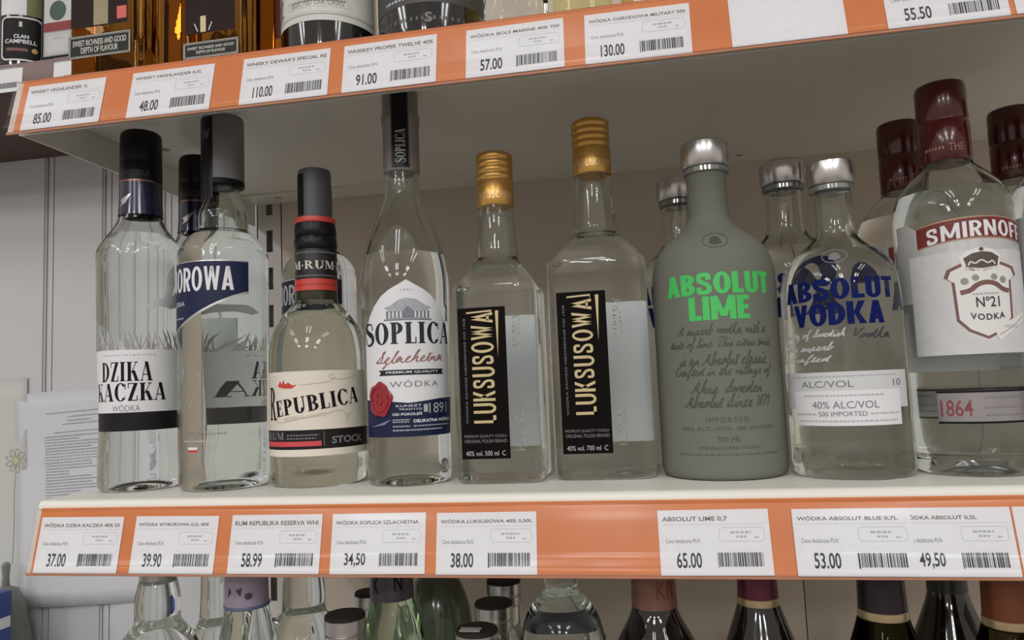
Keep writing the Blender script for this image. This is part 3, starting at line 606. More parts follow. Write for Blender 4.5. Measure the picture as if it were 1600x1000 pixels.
flatten([S('SOPLICA', -38, 107.2, 40, 125.2, mat('print_ink', (22, 26, 38), .4), 2, .24), CV('Szlachetna', -27, 89.8, 30, 103.6, pink, 2, .15, rot=.03),
         SH(poly([(-24, 84.2), (-22, 86.3), (-24, 88.4), (31, 88.4), (29, 86.3), (31, 84.2)]), mat('print_ink', (22, 26, 38), .4), 2), T('PREMIUM QUALITY', -17.5, 85.4, 25, 87.3, WHITE, 3, bold=.02),
         T('WÓDKA', -14.5, 75, 24.5, 80.6, GREYP, 2, spacing=1.15),
         T('1891', 15.5, 54.6, 34, 62.4, LGREY, 3), RC(11, 55.6, 14.4, 61.6, LGREY, 3), T('KUNSZT', -10, 60, 9.5, 61.8, WHITE, 3), T('TRADYCJI', -8, 57.2, 9.5, 59, WHITE, 3), T('OD POKOLEŃ', -13, 53.6, 9.5, 56.2, WHITE, 3, bold=.02),
         T('DELIKATNA WÓDKA', 3, 48, 39, 51, WHITE, 3, bold=.03), SH(dashes(-13, 0, 50, .8, g, 1, 2.5, .5), LGREY, 3), SH(dashes(-13, 0, 48.4, .8, g, 1, 2.5, .5), LGREY, 3), SH(dashes(-13, 0, 45, .9, g, 1, 2.5, .5), LGREY, 3), SH(dashes(3, 36, 45, .9, g, 1, 2.5, .5), LGREY, 3), SH(dashes(-13, 28, 42, 1.0, g, 1, 2.5, .5), LGREY, 3),
         SH(poly([(-34, 45), (-20, 47), (-14, 51), (-22, 48.4)]), mat('feather_grey', (120, 128, 150), .5), 2)], B4.surf, 'lettering', l4, .0002, .002, .006)
wax = mat('sealing_wax', (152, 28, 40), .3, var=.15, scale=300, coat=.3)
t = np.linspace(0, 2*math.pi, 40)[:-1]; rr = 1+.06*np.sin(5*t+1)+.03*np.sin(9*t)
sp = [(-23.5+10.6*r*math.cos(a), 66.2+13*r*math.sin(a)) for a, r in zip(t, rr)]
seal = relief(flatten([SH(poly(sp), wax, 0)], B4.surf, 'wax_seal', b4, .0003, .001), .0011)
relief(flatten([(fit(serif_word('S'), -.0265, .062, -.0205, .0705), wax, 0), SH(ring(-23.5, 66.2, 7.6, 9.6, .7), wax, 0)], B4.surf, 'seal_emboss', seal, .0013, .001), .0009)
part_decal(b4, B4, 'back_label', [RC(90, 60, 132, 130, WHITE, 0)], .002)

# 5 and 6. square bottles with upright black labels
def square_bottle(label, x, y, levels, zc, hw, lab, word, vol, face, back, capm, strip):
    b = new_bottle(label, x, y); B = Body(levels, 2); B.build('glass_body', GLASS, b, 96, fill=strip[0]-17)
    gcol = capm
    z0, z1, r = zc
    n = 4; prof = [(r*.98, z0), (r*1.0, z0+.6), (r*1.0, z0+(z1-z0)*.46)]
    for i in range(n):
        za = z0+(z1-z0)*(.48+.12*i); prof += [(r*.955, za), (r*.955, za+1.0), (r*1.0, za+2.0), (r*1.0, za+(z1-z0)*.12-1.0)]
    prof += [(r*.97, z1-1.6), (r*.86, z1-.3), (.1, z1)]
    prof = sorted(prof, key=lambda p: p[1])
    c = lathe('cap', prof, gcol, b, 64)
    flatten([T('LUKSUSOWA', -19, z0+5, 19, z0+11, mat('cap_pale_gold', (225, 196, 150), .3, .6), 1)], Body([(r, z0), (r, z1)], 0).surf, 'lettering', c, .0001, .001)
    f = flatface(-face*.001)
    x0, x1, a0, a1 = lab
    lb = flatten([RC(x0, a0, x1, a1, mat('label_black_brown', (17, 13, 12), .55, var=.05, spec=.06), 0)], f, 'front_label', b, .0003)
    w0, w1, v0, v1 = word; wd = x1-x0
    items = [TV('', w0, v0, w1, v1, GOLD, 1, src=block_word('LUKSUSOWA', .17, .13)), TV('WÓDKA ZAWSZE NIEZMIENNIE OD 1928', x0+wd*.10, v0, x0+wd*.155, v1-4, GREYP, 1),
             SH(poly([(x0+wd*.79, a1-3), (x0+wd*.86, a1-3), (x0+wd*.82, a1-38)]), GOLD, 1), SH(poly([(w0-3, a1-3.2), (w1-1, a1-2.2), (w1-1, a1-5), (w1-2, a1-3.6), (w0-3, a1-4.4)]), GOLD, 1),
             T('PREMIUM QUALITY VODKA', x0+wd*.06, a0+15.5, x1-wd*.06, a0+18, GREYP, 1), T('ORIGINAL POLISH BRAND', x0+wd*.06, a0+12, x1-wd*.06, a0+14.5, GREYP, 1), T('40% vol. '+vol, x0+wd*.08, a0+2.4, x1-wd*.24, a0+6, LGREY, 1), SH(ring(x1-wd*.12, a0+4.2, 1.6, 1.6, .5, 60, 300, 12), LGREY, 1)]
    flatten(items, f, 'lettering', lb, .0003)
    k0, k1, kz0, kz1 = back
    flatten([RC(k0, kz0, k1, kz1, WHITE, 0)], lambda u, v, off: (u, face*.001+off, v), 'back_label', b, .0002)
    emb = GLASS
    for q in (TV('LUXURY', x1+5, a1-34, x1+11, a1-6, emb, 0), TV('POLAND', x1+5, a0+6, x1+11, a0+34, emb, 0)): relief(flatten([q], f, 'embossed_word', b, .0002))
    return b
b5 = square_bottle('small square clear vodka bottle with upright black label and gold cap', -.1130, .0790,
    [(24, 24, 2.5, 4), (30, 30, 0, 5), (33, 33, 2, 6), (33.5, 33.5, 6, 7), (33.5, 33.5, 146, 7), (33.2, 33.2, 150, 7), (31.5, 31.5, 153, 6), (24, 24, 164, 4), (17.5, 17.5, 172.5, 2.4), (15.6, 15.6, 175.5, 2), (17.0, 17.0, 177.5, 2), (16.8, 16.8, 183, 2), (15.6, 15.6, 206, 2), (14.4, 14.4, 214, 2), (13.5, 13.5, 224, 2)],
    (217, 261.5, 15.0), 33.5, (-26.6, 10.4, 19, 133), (-16.8, 0.8, 45.5, 129), '500 ml', 33.45, (-4, 27, 24, 130), mat('cap_gold', (206, 160, 88), .34, .8, var=.10, scale=120), (184, 206))
b6 = square_bottle('large square clear vodka bottle with upright black label and gold cap, beside the frosted one', -.0345, .0950,
    [(28, 28, 2.5, 4), (35, 35, 0, 5), (38, 38, 2.2, 6), (38.5, 38.5, 7, 7), (38.5, 38.5, 162, 7), (38.2, 38.2, 166.5, 7), (36, 36, 170.5, 6), (29.5, 29.5, 180, 4), (20, 20, 189.5, 2.5), (16.4, 16.4, 192, 2), (17.6, 17.6, 194, 2), (17.2, 17.2, 200, 2), (16, 16, 228, 2), (14.8, 14.8, 237, 2), (13.8, 13.8, 248, 2)],
    (240.5, 286.5, 15.6), 38.5, (-30.0, 7.2, 20, 141.7), (-19.2, -3.4, 48.8, 136), '700 ml', 38.45, (-6, 31, 24, 138), mat('cap_gold'), (202, 228))

# 7. frosted green-lettered bottle
def absolut_levels(k): return [(a*k, z*k) for a, z in [(25, 2), (36, .6), (41, 0), (44.6, 1.6), (46, 7), (46, 20), (46, 140), (45.2, 155), (42, 167), (34, 177), (24, 184), (16.5, 192), (15.2, 200), (15.0, 228), (16.2, 231), (16.2, 240)]]
def silver_cap(b, k):
    lathe('neck_ring', [(15*k, 229*k), (17.4*k, 230.5*k), (17.4*k, 234*k), (16.4*k, 235*k), (15*k, 236*k)], mat('ring_glass', (150, 152, 150), .1, .5), b)
    lathe('cap', [(17.6*k, 235*k), (18.4*k, 236*k), (18.5*k, 250*k), (18.0*k, 254*k), (16.6*k, 255.2*k), (.1, 255.4*k)], SILVER, b, 64)
b7 = new_bottle('frosted pale green vodka bottle with bright green lettering and silver cap', .0542, .0844)
B7 = Body(absolut_levels(1.0)); FR = frosted('frosted_green_glass', (152, 154, 143)); B7.build('glass_body', FR, b7); silver_cap(b7, 1.0)
GRN = mat('print_bright_green', (66, 196, 92), .45, var=.03); INK = mat('script_ink', (74, 80, 66), .6)
l7 = part_decal(b7, B7, 'title_print', [BW('ABSOLUT', -40.5, 131.6, 40.5, 147.6, GRN, 0), BW('LIME', -22.5, 113.4, 21, 130.4, GRN, 0)], .002, layer0=.00015)
scr = [('A superb vodka with a', -34, 34, 102.5), ('taste of lime. This citrus twist', -41, 39, 92.5), ('is an Absolut classic.', -33, 33, 82.5), ('Crafted in the village of', -37, 38, 72.5), ('Åhus, Sweden.', -26, 27, 62.5), ('Absolut Since 1879.', -31, 34, 52.5)]
part_decal(b7, B7, 'script_print', [CV(s.replace('Å', 'A'), a, z-1.5, b, z+9.0, INK, 0, .2) for s, a, b, z in scr]+
           [T('IMPORTED', -15, 41, 14.7, 44.6, INK, 0, spacing=1.25), T('40% ALC./VOL. (80 PROOF)', -33.5, 34.6, 34.5, 38, INK, 0), T('700 ML', -8.5, 27.4, 8.4, 31, INK, 0), T('LIME FLAVORED VODKA', -22, 22.2, 22, 24.4, INK, 0), T('PRODUCED AND BOTTLED IN ÅHUS, SWEDEN', -37.5, 17.6, 37.5, 19.8, INK, 0)], .002, layer0=.00015)
part_decal(b7, B7, 'medallion', [SH(ring(0, 172, 9, 6, .5), INK, 0), SH(poly([(-4.5, 169.5), (-3, 174), (0, 175.5), (3, 174), (4.5, 169.5), (0, 168)]), INK, 0)], .002, .002, .0003)

# 8. clear bottle with blue lettering
BLUE = mat('print_deep_blue', (14, 27, 88), .5, var=.04, spec=.08)
def clear_absolut(label, x, y, k, u_off, full):
    b = new_bottle(label, x, y, u_off, .046*k); B = Body(absolut_levels(k)); B.build('glass_body', GLASS, b, fill=178*k); silver_cap(b, k); q = k/.891
    part_decal(b, B, 'title_print', [BW('ABSOLUT', -40*q, 122*q, 40*q, 137*q, BLUE, 0), BW('VODKA', -32*q, 104.6*q, 30.5*q, 120.5*q, BLUE, 0)], .002, layer0=.00015)
    if full:
        wi = mat('script_white', (186, 186, 186), .5); di = mat('script_dark', (52, 52, 56), .5)
        part_decal(b, B, 'script_print', [CV('Country of Swedish', -48, 94.5, 4, 103, wi, 0, .22), CV('Vodka', 8, 94.5, 34, 102.5, di, 0, .2), CV('This superb', -46, 86.5, -4, 94, wi, 0, .22), CV('Crafted', -40, 78, -6, 85.5, wi, 0, .22)], .002, layer0=.00015)
        w = flatten([RC(-50, 48, 47.5, 73, mat('label_translucent_white', (206, 208, 208), .5, var=.02), 0)], B.surf, 'band_label', b, .0001, .002)
        flatten([T('ALC/VOL', -30, 62.5, 6, 67, GREYP, 0), T('10', 33, 62.5, 40, 67, GREYP, 0), SH(dashes(-40, 36, 69.5, .9, g, 1, 3, .7), LGREY, 0)], B.surf, 'lettering', w, .00022, .002)
        w = flatten([RC(-38, 36.6, 38, 60.4, WHITE, 0)], B.surf, 'front_label', b, .0004, .002)
        flatten([T('40% ALC/VOL', -22, 48.2, 21, 53, GREYP, 0), T('500 IMPORTED', -18, 43, 13, 46.2, GREYP, 0), SH(dashes(-28, 25, 56.5, .9, g, 1, 3, .7), LGREY, 0), SH(dashes(-36, -19, 43.8, 1.2, g, 1, 3, .7), LGREY, 0), SH(dashes(15, 36, 44, 1.0, g, 1, 3, .7), LGREY, 0), SH(dashes(-34, 34, 39.2, 1.0, g, 1, 3, .7), LGREY, 0)], B.surf, 'lettering', w, .00055, .002)
        part_decal(b, B, 'medallion', [SH(ring(0, 153, 8, 5, .6), GREYP, 0), SH(poly([(-4, 151), (-2.6, 155), (0, 156), (2.6, 155), (4, 151), (0, 149.8)]), GREYP, 0)], .002, .002, .0003)
    return b
b8 = clear_absolut('clear vodka bottle with blue bold lettering, white strip label and silver cap', .1418, .0704, .891, -.0115, True)
clear_absolut('clear vodka bottle with blue lettering half hidden behind the white-strip one', .1250, .1600, 1.0, 0, False)
clear_absolut('clear vodka bottle hidden behind the frosted green bottle', .0370, .1850, 1.0, 0, False)

# 9. round bottle with red cap and shield label
b9 = new_bottle('clear round vodka bottle with dark red cap, shield label and silver ribbon', .2221, .0721, .001, .0383)
B9 = Body(base_profile(37)+[(37.6, 9), (36.6, 13), (37.6, 18), (38.2, 30), (38.3, 178), (37.6, 188), (34, 198), (27, 207), (20, 214), (16.4, 218), (15.4, 222), (15.2, 232)])
B9.build('glass_body', GLASS, b9, fill=196)
rcap = mat('cap_dark_red', (74, 16, 18), .2, .1, var=.08, coat=.3)
cp = lathe('cap', [(16.2, 219), (16.8, 220), (16.9, 248), (16.3, 249), (16.3, 250), (16.7, 251), (16.6, 274), (15.8, 277), (14, 278), (.1, 278.2)], rcap, b9, 64)
flatten([T('THE', -4, 225, 6, 230.5, mat('cap_print_pink', (160, 104, 100), .4), 0), SH(dashes(-20, -7, 227, 2, g, 1, 2, 1), mat('cap_print_pink'), 0)], Body([(16.85, 219), (16.9, 248)], 0).surf, 'lettering', cp, .0001, .001)
wl = mat('label_grey_white', (208, 208, 208), .45, var=.05, scale=120)
arch = lambda x, b, h: b+h*(1-(x/40)**2)
xs = np.linspace(-38, 38, 15)
l9 = part_decal(b9, B9, 'front_label', [SH(poly([(-46, 81), (46, 81), (46, 150), (-46, 150)]), wl, 0)], .002)
pearl = mat('label_pearl', (196, 196, 194), .25, .2, var=.04)
part_decal(b9, B9, 'shoulder_label', [RC(-58, 118, -46, 174, pearl, 0), RC(46, 118, 58, 174, pearl, 0), SH(poly([(-46, 150), (-46, 174)]+[(x, arch(x, 168, 4.5)) for x in xs]+[(46, 174), (46, 150)]), pearl, 0)], .002)
lb = part_decal(b9, B9, 'name_ribbon', [SH(poly([(x, arch(x, 154.5, 4)) for x in xs]+[(x, arch(x, 168.5, 4)) for x in xs[::-1]]), DARKRED, 2), SH(stroke([(x, arch(x, 168.7, 4)) for x in xs], .9), mat('ribbon_tan', (170, 140, 110), .4, .3), 3), SH(stroke([(x, arch(x, 154.3, 4)) for x in xs], .9), mat('ribbon_tan'), 3)], .002)
flatten([BW('SMIRNOFF', -31, 156.0, 37, 167, WHITE, 3, w=.2, gap=.13, arch=.0034)], B9.surf, 'lettering', lb, .0002, .002)
BRN = mat('shield_brown', (120, 84, 76), .5); shl = [(-19, 137), (-21, 132), (-17, 129), (-16, 104), (-10, 97), (0, 92), (10, 97), (17, 104), (18, 129), (23, 132), (21, 137), (12, 140), (0, 141.5), (-12, 140)]
pale = mat('shield_white', (228, 226, 224), .5, var=.02); dk = mat('crest_dark', (84, 74, 66), .5, var=.2, scale=600)
flatten([SH(poly([(x*1.09, 117+(z-117)*1.06) for x, z in shl]), BRN, 1), SH(poly([(x*.98, 117+(z-117)*.985) for x, z in shl]), pale, 2),
         SH(poly([(-11, 137), (-13, 146), (-8, 150), (0, 152), (8, 150), (13, 146), (11, 137), (0, 135.4)]), pale, 2), SH(poly([(-9, 139), (-10.5, 145), (-5, 148), (1, 149), (7, 148), (11.5, 145), (10, 139), (0, 137.6)]), dk, 3), SH(stroke(chaikin([(-8, 140), (-6.5, 143), (-4, 140.5), (0, 144), (4, 140.5), (7, 143), (8.5, 140)], 2), .9), pale, 4), SH(ellipse(.5, 150.5, 1.5, 1.3, 10), dk, 3),
         SH(stroke(chaikin([(-14, 122), (-8, 123), (-4, 127), (2, 128.5), (8, 127), (12, 123), (17, 122)], 2), 3.2), BRN, 3), SH(ellipse(-11, 129.5, 2.4, 2.4, 14), mat('medal_grey', (150, 146, 140), .4), 3), SH(ellipse(-4.5, 131.5, 2.2, 2.2, 14), mat('medal_grey'), 3), SH(ellipse(7, 131.5, 2.2, 2.2, 14), mat('medal_grey'), 3), SH(ellipse(13, 129.5, 2.4, 2.4, 14), mat('medal_grey'), 3),
         SH(poly([(4, 96), (12, 101), (24, 106), (30, 108), (29, 103), (16, 95), (7, 89)]), pale, 4), SH(stroke([(7, 93), (18, 98.5), (28, 105)], .4), GREYP, 5), SH(dashes(11, 22, 97.4, 2, g, .5, 1, .8), LGREY, 5)], B9.surf, 'shield', l9, .0002, .002)
flatten([T('Nº21', -5.5, 111.8, 9, 118.6, mat('print_dark_grey', (58, 56, 56), .5), 6, bold=.01), T('VODKA', -9.4, 104.2, 11.8, 108.4, mat('print_dark_grey'), 6, bold=.02, arch=-.0012, spacing=1.2), SH(dashes(-7, 9, 120.2, 1, g, 1, 2, .6), LGREY, 6)], B9.surf, 'lettering', l9, .0002, .002)
rb = part_decal(b9, B9, 'silver_ribbon', [RC(-34, 36, 60, 56.4, mat('ribbon_silver', (160, 156, 158), .3, .6, var=.1, scale=40), 0), RC(-34, 35.2, 60, 36.6, BLACK, 1), RC(-34, 55.6, 60, 57, BLACK, 1)], .002)
flatten([T('1864', -32, 40, -13, 51, mat('ribbon_red', (132, 62, 66), .4), 1, bold=.01), SH(dashes(-6, 40, 51.5, 1.4, g, 1, 3, .8), GREYP, 1), SH(dashes(-6, 40, 45, 1.2, g, 1, 3, .8), GREYP, 1), SH(dashes(-6, 40, 40, 1.2, g, 1, 3, .8), GREYP, 1)], B9.surf, 'lettering', rb, .0002, .002)
part_decal(b9, B9, 'back_label', [RC(96, 70, 144, 150, WHITE, 0)], .002)
for (x, y, rz), lab in (((.2190, .1530, .3), 'red-capped shield-label bottle directly behind the front one'), ((.2990, .0660, -.2), 'red-capped shield-label bottle at the end of the front row'), ((.3010, .1440, .2), 'red-capped shield-label bottle behind the last one of the front row')):
    c = copy_tree(b9); c.location = (x, y, 0); c.rotation_euler.z = rz; c['label'] = lab
    for o in [b9, c]: o['group'] = 'red-capped shield-label vodka bottles'
c = copy_tree(b1); c.location = (-.4204, .1400, 0); c.rotation_euler.z = .5; c['label'] = 'black-capped duck-label bottle in the second row behind the navy label'
c = copy_tree(b2)
for ch in list(c.children):
    if ch.name.split('.')[0] in ('cap', 'black_strip', 'black_ring'):
        for k in list(ch.children): bpy.data.objects.remove(k)
        bpy.data.objects.remove(ch)
lathe('cap', [(13.6, 250), (14.0, 251), (14.0, 276), (13.2, 278), (.1, 278.4)], gcap, c)
c.location = (-.3160, .1850, 0); c.rotation_euler.z = -.3; c['label'] = 'navy-labelled bottle in the second row behind the rum bottle'

# ------------------------------------------------------------------ bottles on the whisky shelf
amber = glass('amber_whisky', (0.62, 0.40, 0.17), 1.40)
darkglass = mat('black_bottle_glass', (14, 13, 12), .08, coat=.6, var=.02)
whitep = mat('print_ivory', (206, 204, 196), .5)
def whisky(x, y, hw, lab, label, group, one):
    b = new_bottle(label, x, y, z=HU, name='whisky_bottle', group=group)
    k = hw/37; L = [(26, 2.5, 4), (34, 0, 5), (36.5, 2.5, 6), (37, 8, 7), (37, 16, 7), (37, 165, 7), (34, 178, 5), (20, 196, 3), (15, 205, 2), (14, 236, 2), (14, 250, 2)]
    B = Body([(r*k, r*k, z, n) for r, z, n in L]); B.build('glass_body', amber, b, 80)
    lathe('cap', [(15*k, 238), (15.6*k, 239), (15.6*k, 268), (14*k, 270), (.1, 270)], capb, b)
    f = flatface(-hw*.001); x0, x1, z0, z1 = lab
    lb = flatten([RC(x0, z0, x1, z1, mat('label_slate', (36, 38, 36), .5, spec=.2), 0)], f, 'foot_label', b, .0003)
    flatten([SH(frame(x0+.4, z0+.4, x1-.4, z1-.4, .5), whitep, 1), SH(frame(x0+1.4, z0+1.6, x1-1.4, z1-1.6, .3), whitep, 1), T('SWEET RICHNESS AND GOOD', x0+4, (z0+z1)/2+.6, x1-4, z1-4.2, whitep, 1, bold=.012), T('DEPTH OF FLAVOUR', x0+12, z0+4, x1-12, (z0+z1)/2-.6, whitep, 1, bold=.012)], f, 'lettering', lb, .0003)
    fl_ = flatten([RC(x0+2, z1+7, x1-3, 150, mat('label_brown_black', (40, 26, 23), .5, spec=.12), 0)], f, 'front_label', b, .0003)
    flatten(([RC(x1-13, z1+11, x1-4, z1+22, rring, 1), RC(x0+24, z1+8, x0+38, z1+60, mat('strip_beige', (150, 136, 104), .5), 1)] if one else [RC(x0+16, z1+8, x0+21, z1+22, GOLD, 1), SH(poly([(x0+10, z1+16), (x0+11, z1+16), (x0+14, z1+9), (x0+13, z1+9)]), whitep, 1), SH(poly([(x0+27, z1+16), (x0+26, z1+16), (x0+23, z1+9), (x0+24, z1+9)]), whitep, 1)]), f, 'crest', fl_, .0003)
    return b
whisky(-.4395, .0720, 37, (-33, 26.5, 33.5, 53.5), 'large square amber whisky bottle with framed slate label beside the rail end', 'amber whisky bottles with slate labels', True)
whisky(-.3425, .0700, 31, (-24, 26.5, 22, 36.5), 'smaller square amber whisky bottle with framed slate label beside the white-label bottle', 'amber whisky bottles with slate labels', False)
def round_bottle(name, label, x, y, z, prof, m, cat='bottle', group=None, sm=2):
    b = new_bottle(label, x, y, z=z, name=name, group=group); B = Body(prof, sm); B.build('glass_body', m, b); return b, B
bt = [(r, z) for r, z in [(14, 150+50), (14, 215+30)]]
b, B = round_bottle('whisky_bottle', 'slim brown whisky bottle wedged between slate-label and white-label bottles', -.3075, .1250, HU, base_profile(30)+[(31, 20), (31, 170), (26, 190), (15, 206), (14, 240), (14, 250)], glass('brown_whisky', (.72, .42, .20), 1.4))
lathe('cap', [(15, 236), (15.6, 238), (15.6, 262), (.1, 263)], capb, b)
flatten([RC(-25, 60, 25, 140, mat('label_red_brown', (96, 46, 36), .5), 0)], B.surf, 'front_label', b, .0002, .002)
b, B = round_bottle('whisky_bottle', 'black glass whiskey bottle with arched white oak-cask label', -.2500, .0720, HU, base_profile(39.5)+[(40, 14), (40, 160), (36, 178), (20, 200), (15, 214), (14.5, 250)], darkglass)
lathe('cap', [(15.2, 236), (16, 238), (16, 268), (.1, 269)], capb, b)
lw = part_decal(b, B, 'front_label', [RC(-62, 38, 62, 136, mat('label_chalk', (206, 205, 200), .5), 0)], .002)
flatten([T('SELECTED OAK CASKS', -18, 51, 28, 55, GREYP, 1), SH(frame(-22, 49.6, 32, 56.6, .3), LGREY, 1), RC(-60, 43, 60, 43.6, GREYP, 1), SH(dashes(-60, 60, 44.7, 1.0, g, .6, .8, .8), LGREY, 1), SH(dashes(-16, 30, 54, 1.6, g, 1, 3, .8), GREYP, 1), SH(dashes(-10, 30, 58, 1.6, g, 1, 3, .8), GREYP, 1),
         SH(poly([(-44, 44), (-36, 47), (-28, 49), (-33, 52), (-30, 62), (-36, 70), (-40, 60), (-38, 52)]), GREYP, 1)], B.surf, 'lettering', lw, .0002, .002)
b, B = round_bottle('whisky_bottle', 'wide black whiskey bottle with grey printed label', -.1600, .0760, HU, base_profile(44)+[(45, 16), (45, 150), (40, 172), (22, 196), (16, 208), (15.5, 240)], darkglass)
lathe('cap', [(16, 230), (17, 232), (17, 262), (.1, 263)], capb, b)
lw = part_decal(b, B, 'front_label', [RC(-66, 40, 66, 120, mat('label_charcoal', (62, 62, 62), .45), 0)], .002)
flatten([SH(dashes(-30, 30, 44, 2.2, g, 1.5, 4, 1.2), LGREY, 1), SH(dashes(-24, 24, 52, 2, g, 1.5, 4, 1.2), LGREY, 1)], B.surf, 'lettering', lw, .0002, .002)
part_decal(b, B, 'foot_print', [SH(dashes(-30, 40, 26, 3, g, 1.2, 2.4, 3), mat('foot_grey', (92, 92, 92), .5), 0), T('S', 6, 24, 12, 32, GREYP, 0, bold=.03)], .002)
cg = glass('cut_crystal', (.96, .97, .96), 1.45, bump=.1)
b = new_bottle('cut crystal vodka bottle with slanted facets beside the wide black bottle', -.0880, .0700, z=HU)
fac = [(20, 2.0, 3), (27, 0, 3)]; V = []; F = []; seg = 16
for i, (r, z) in enumerate([(20, 2), (26, 0), (28, 3), (28.5, 30), (27, 60), (28.5, 90), (28, 120), (26, 150), (15, 176), (13, 200), (13, 220)]):
    for j in range(seg):
        a = 2*math.pi*(j+.5*(i % 2))/seg+.25*i; q = 1 if j % 2 or i < 2 or i > 7 else .93; V.append((r*q*math.cos(a)*.001, r*q*math.sin(a)*.001, z*.001))
for i in range(10):
    for j in range(seg): F += [(i*seg+j, i*seg+(j+1) % seg, (i+1)*seg+j), (i*seg+(j+1) % seg, (i+1)*seg+(j+1) % seg, (i+1)*seg+j)]
F += [tuple(range(seg))[::-1], tuple(range(10*seg, 11*seg))]
frompy('glass_body', V, F, cg, b, False); lathe('cap', [(13.5, 206), (14, 208), (14, 236), (.1, 237)], SILVER, b)
b, B = round_bottle('vodka_bottle', 'slim clear bottle tinted yellow beside the cut crystal bottle', -.0340, .0800, HU, base_profile(24)+[(24.5, 12), (24.5, 170), (14, 196), (12.5, 230)], glass('pale_yellow_glass', (.96, .95, .74), 1.4))
lathe('cap', [(13, 222), (13.6, 224), (13.6, 250), (.1, 251)], GOLD, b)
b, B = round_bottle('whisky_bottle', 'gold amber bottle standing past the slim yellow bottle', .0250, .0850, HU, base_profile(28)+[(28.5, 12), (28.5, 170), (16, 198), (13.5, 236)], glass('honey_glass', (.93, .76, .50), 1.4))
lathe('cap', [(14, 226), (14.6, 228), (14.6, 254), (.1, 255)], GOLD, b)
flatten([RC(-20, 30, 20, 120, cream, 0)], B.surf, 'front_label', b, .0002, .002)

# ------------------------------------------------------------------ bottles on the lowest shelf
ZL = -H
def low(name, label, x, y, prof, m, group=None): return round_bottle(name, label, x, y, ZL, prof, m, group=group)
b, B = low('vodka_bottle', 'broad clear bottle with faceted neck under the first price tag', -.4050, .0600, base_profile(35)+[(36, 20), (36, 190), (34, 206), (26, 222), (18.6, 231), (17.2, 234), (17.6, 250), (15.5, 262), (13, 270)], GLASS)
lathe('cap', [(13.6, 264), (14, 265), (14, 284), (.1, 285)], SILVER, b)
lw = flatten([RC(-40, 90, 40, 180, WHITE, 0)], B.surf, 'front_label', b, .0002, .002)
b, B = low('vodka_bottle', 'clear bottle with narrow straight neck behind the lilac-capped one', -.4000, .1350, base_profile(33)+[(34, 20), (34, 176), (28, 196), (17, 207), (14.5, 211), (13.2, 225), (12.4, 262)], GLASS)
lathe('cap', [(13, 252), (13.6, 253), (13.6, 272), (.1, 273)], SILVER, b)
lil = mat('cap_lilac', (158, 146, 164), .4, var=.08)
b, B = low('vodka_bottle', 'clear bottle with lilac sleeve and thin blue ring on its neck', -.3254, .0600, base_profile(34)+[(35, 20), (35, 160), (30, 190), (23, 215), (18.6, 235), (16, 248), (15, 262)], GLASS)
c = lathe('neck_sleeve', [(17.3, 247), (16.9, 250), (16.2, 283), (14, 285), (.1, 285)], lil, b)
flatten([SH(ellipse(10, 257, 3, 2.5), mat('sleeve_dark', (70, 62, 76), .5), 0), SH(poly([(-8, 256), (-4, 260), (-6, 264)]), mat('sleeve_dark'), 0), SH(poly([(0, 262), (4, 257), (5, 264)]), mat('sleeve_dark'), 0)], Body([(17.2, 247), (16.2, 284)], 0).surf, 'print', c, .0002, .001)
lathe('blue_ring', [(17.4, 246), (17.8, 246.6), (17.8, 248), (17.3, 248.6)], mat('ring_blue', (96, 108, 140), .4), b)
flatten([RC(-30, 60, 30, 215, WHITE, 0)], B.surf, 'front_label', b, .0002, .002, .006)
b, B = low('vodka_bottle', 'clear wide-necked bottle behind the lilac and dark caps', -.3126, .1330, base_profile(33)+[(34, 20), (34, 190), (31, 206), (24, 216), (19.4, 220), (18.6, 224), (18.6, 240), (16.5, 256), (13, 266)], GLASS)
lathe('cap', [(13.6, 258), (14, 260), (14, 278), (.1, 279)], SILVER, b)
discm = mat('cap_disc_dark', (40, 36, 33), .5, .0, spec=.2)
def disc_cap_bottle(label, x, y, h, r, group=None, m=GLASS, br=31):
    b, B = low('vodka_bottle', label, x, y, base_profile(br)+[(br+.6, 20), (br+.6, h-90), (br-4, h-72), (r+4, h-52), (r*.88, h-42), (r*.86, h-16), (r*.86, h-10)], m, group)
    lathe('cap', [(r*.98, h-22), (r, h-21), (r, h-14), (r*.95, h-13.2), (r*.95, h-12.4), (r, h-11.6), (r, h-3), (r*.98, h-3.0)], SILVER, b)
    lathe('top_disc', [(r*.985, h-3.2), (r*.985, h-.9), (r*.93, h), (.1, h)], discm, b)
    return b
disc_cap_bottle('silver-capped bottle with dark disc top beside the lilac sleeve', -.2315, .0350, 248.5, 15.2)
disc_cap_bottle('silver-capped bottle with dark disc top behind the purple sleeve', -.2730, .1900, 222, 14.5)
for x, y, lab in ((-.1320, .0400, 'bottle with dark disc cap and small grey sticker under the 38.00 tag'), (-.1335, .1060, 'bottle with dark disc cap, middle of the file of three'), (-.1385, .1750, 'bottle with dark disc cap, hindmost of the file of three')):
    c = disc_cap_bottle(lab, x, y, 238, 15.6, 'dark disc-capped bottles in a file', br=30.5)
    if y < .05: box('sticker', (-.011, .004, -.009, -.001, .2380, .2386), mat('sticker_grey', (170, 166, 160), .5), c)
pur = mat('sleeve_purple_grey', (88, 78, 90), .35, .2, var=.12)
b, B = low('vodka_bottle', 'pale green glass bottle with purple sleeve lettered K N', -.2233, .1150, base_profile(31)+[(32, 20), (32, 150), (30, 185), (25, 212), (21, 226), (18, 236), (17.5, 246), (17, 256)], glass('pale_green_glass', (.90, .96, .86), 1.4))
c = lathe('neck_sleeve', [(18.2, 238), (18.3, 239), (17.8, 283), (15, 285), (.1, 285)], pur, b)
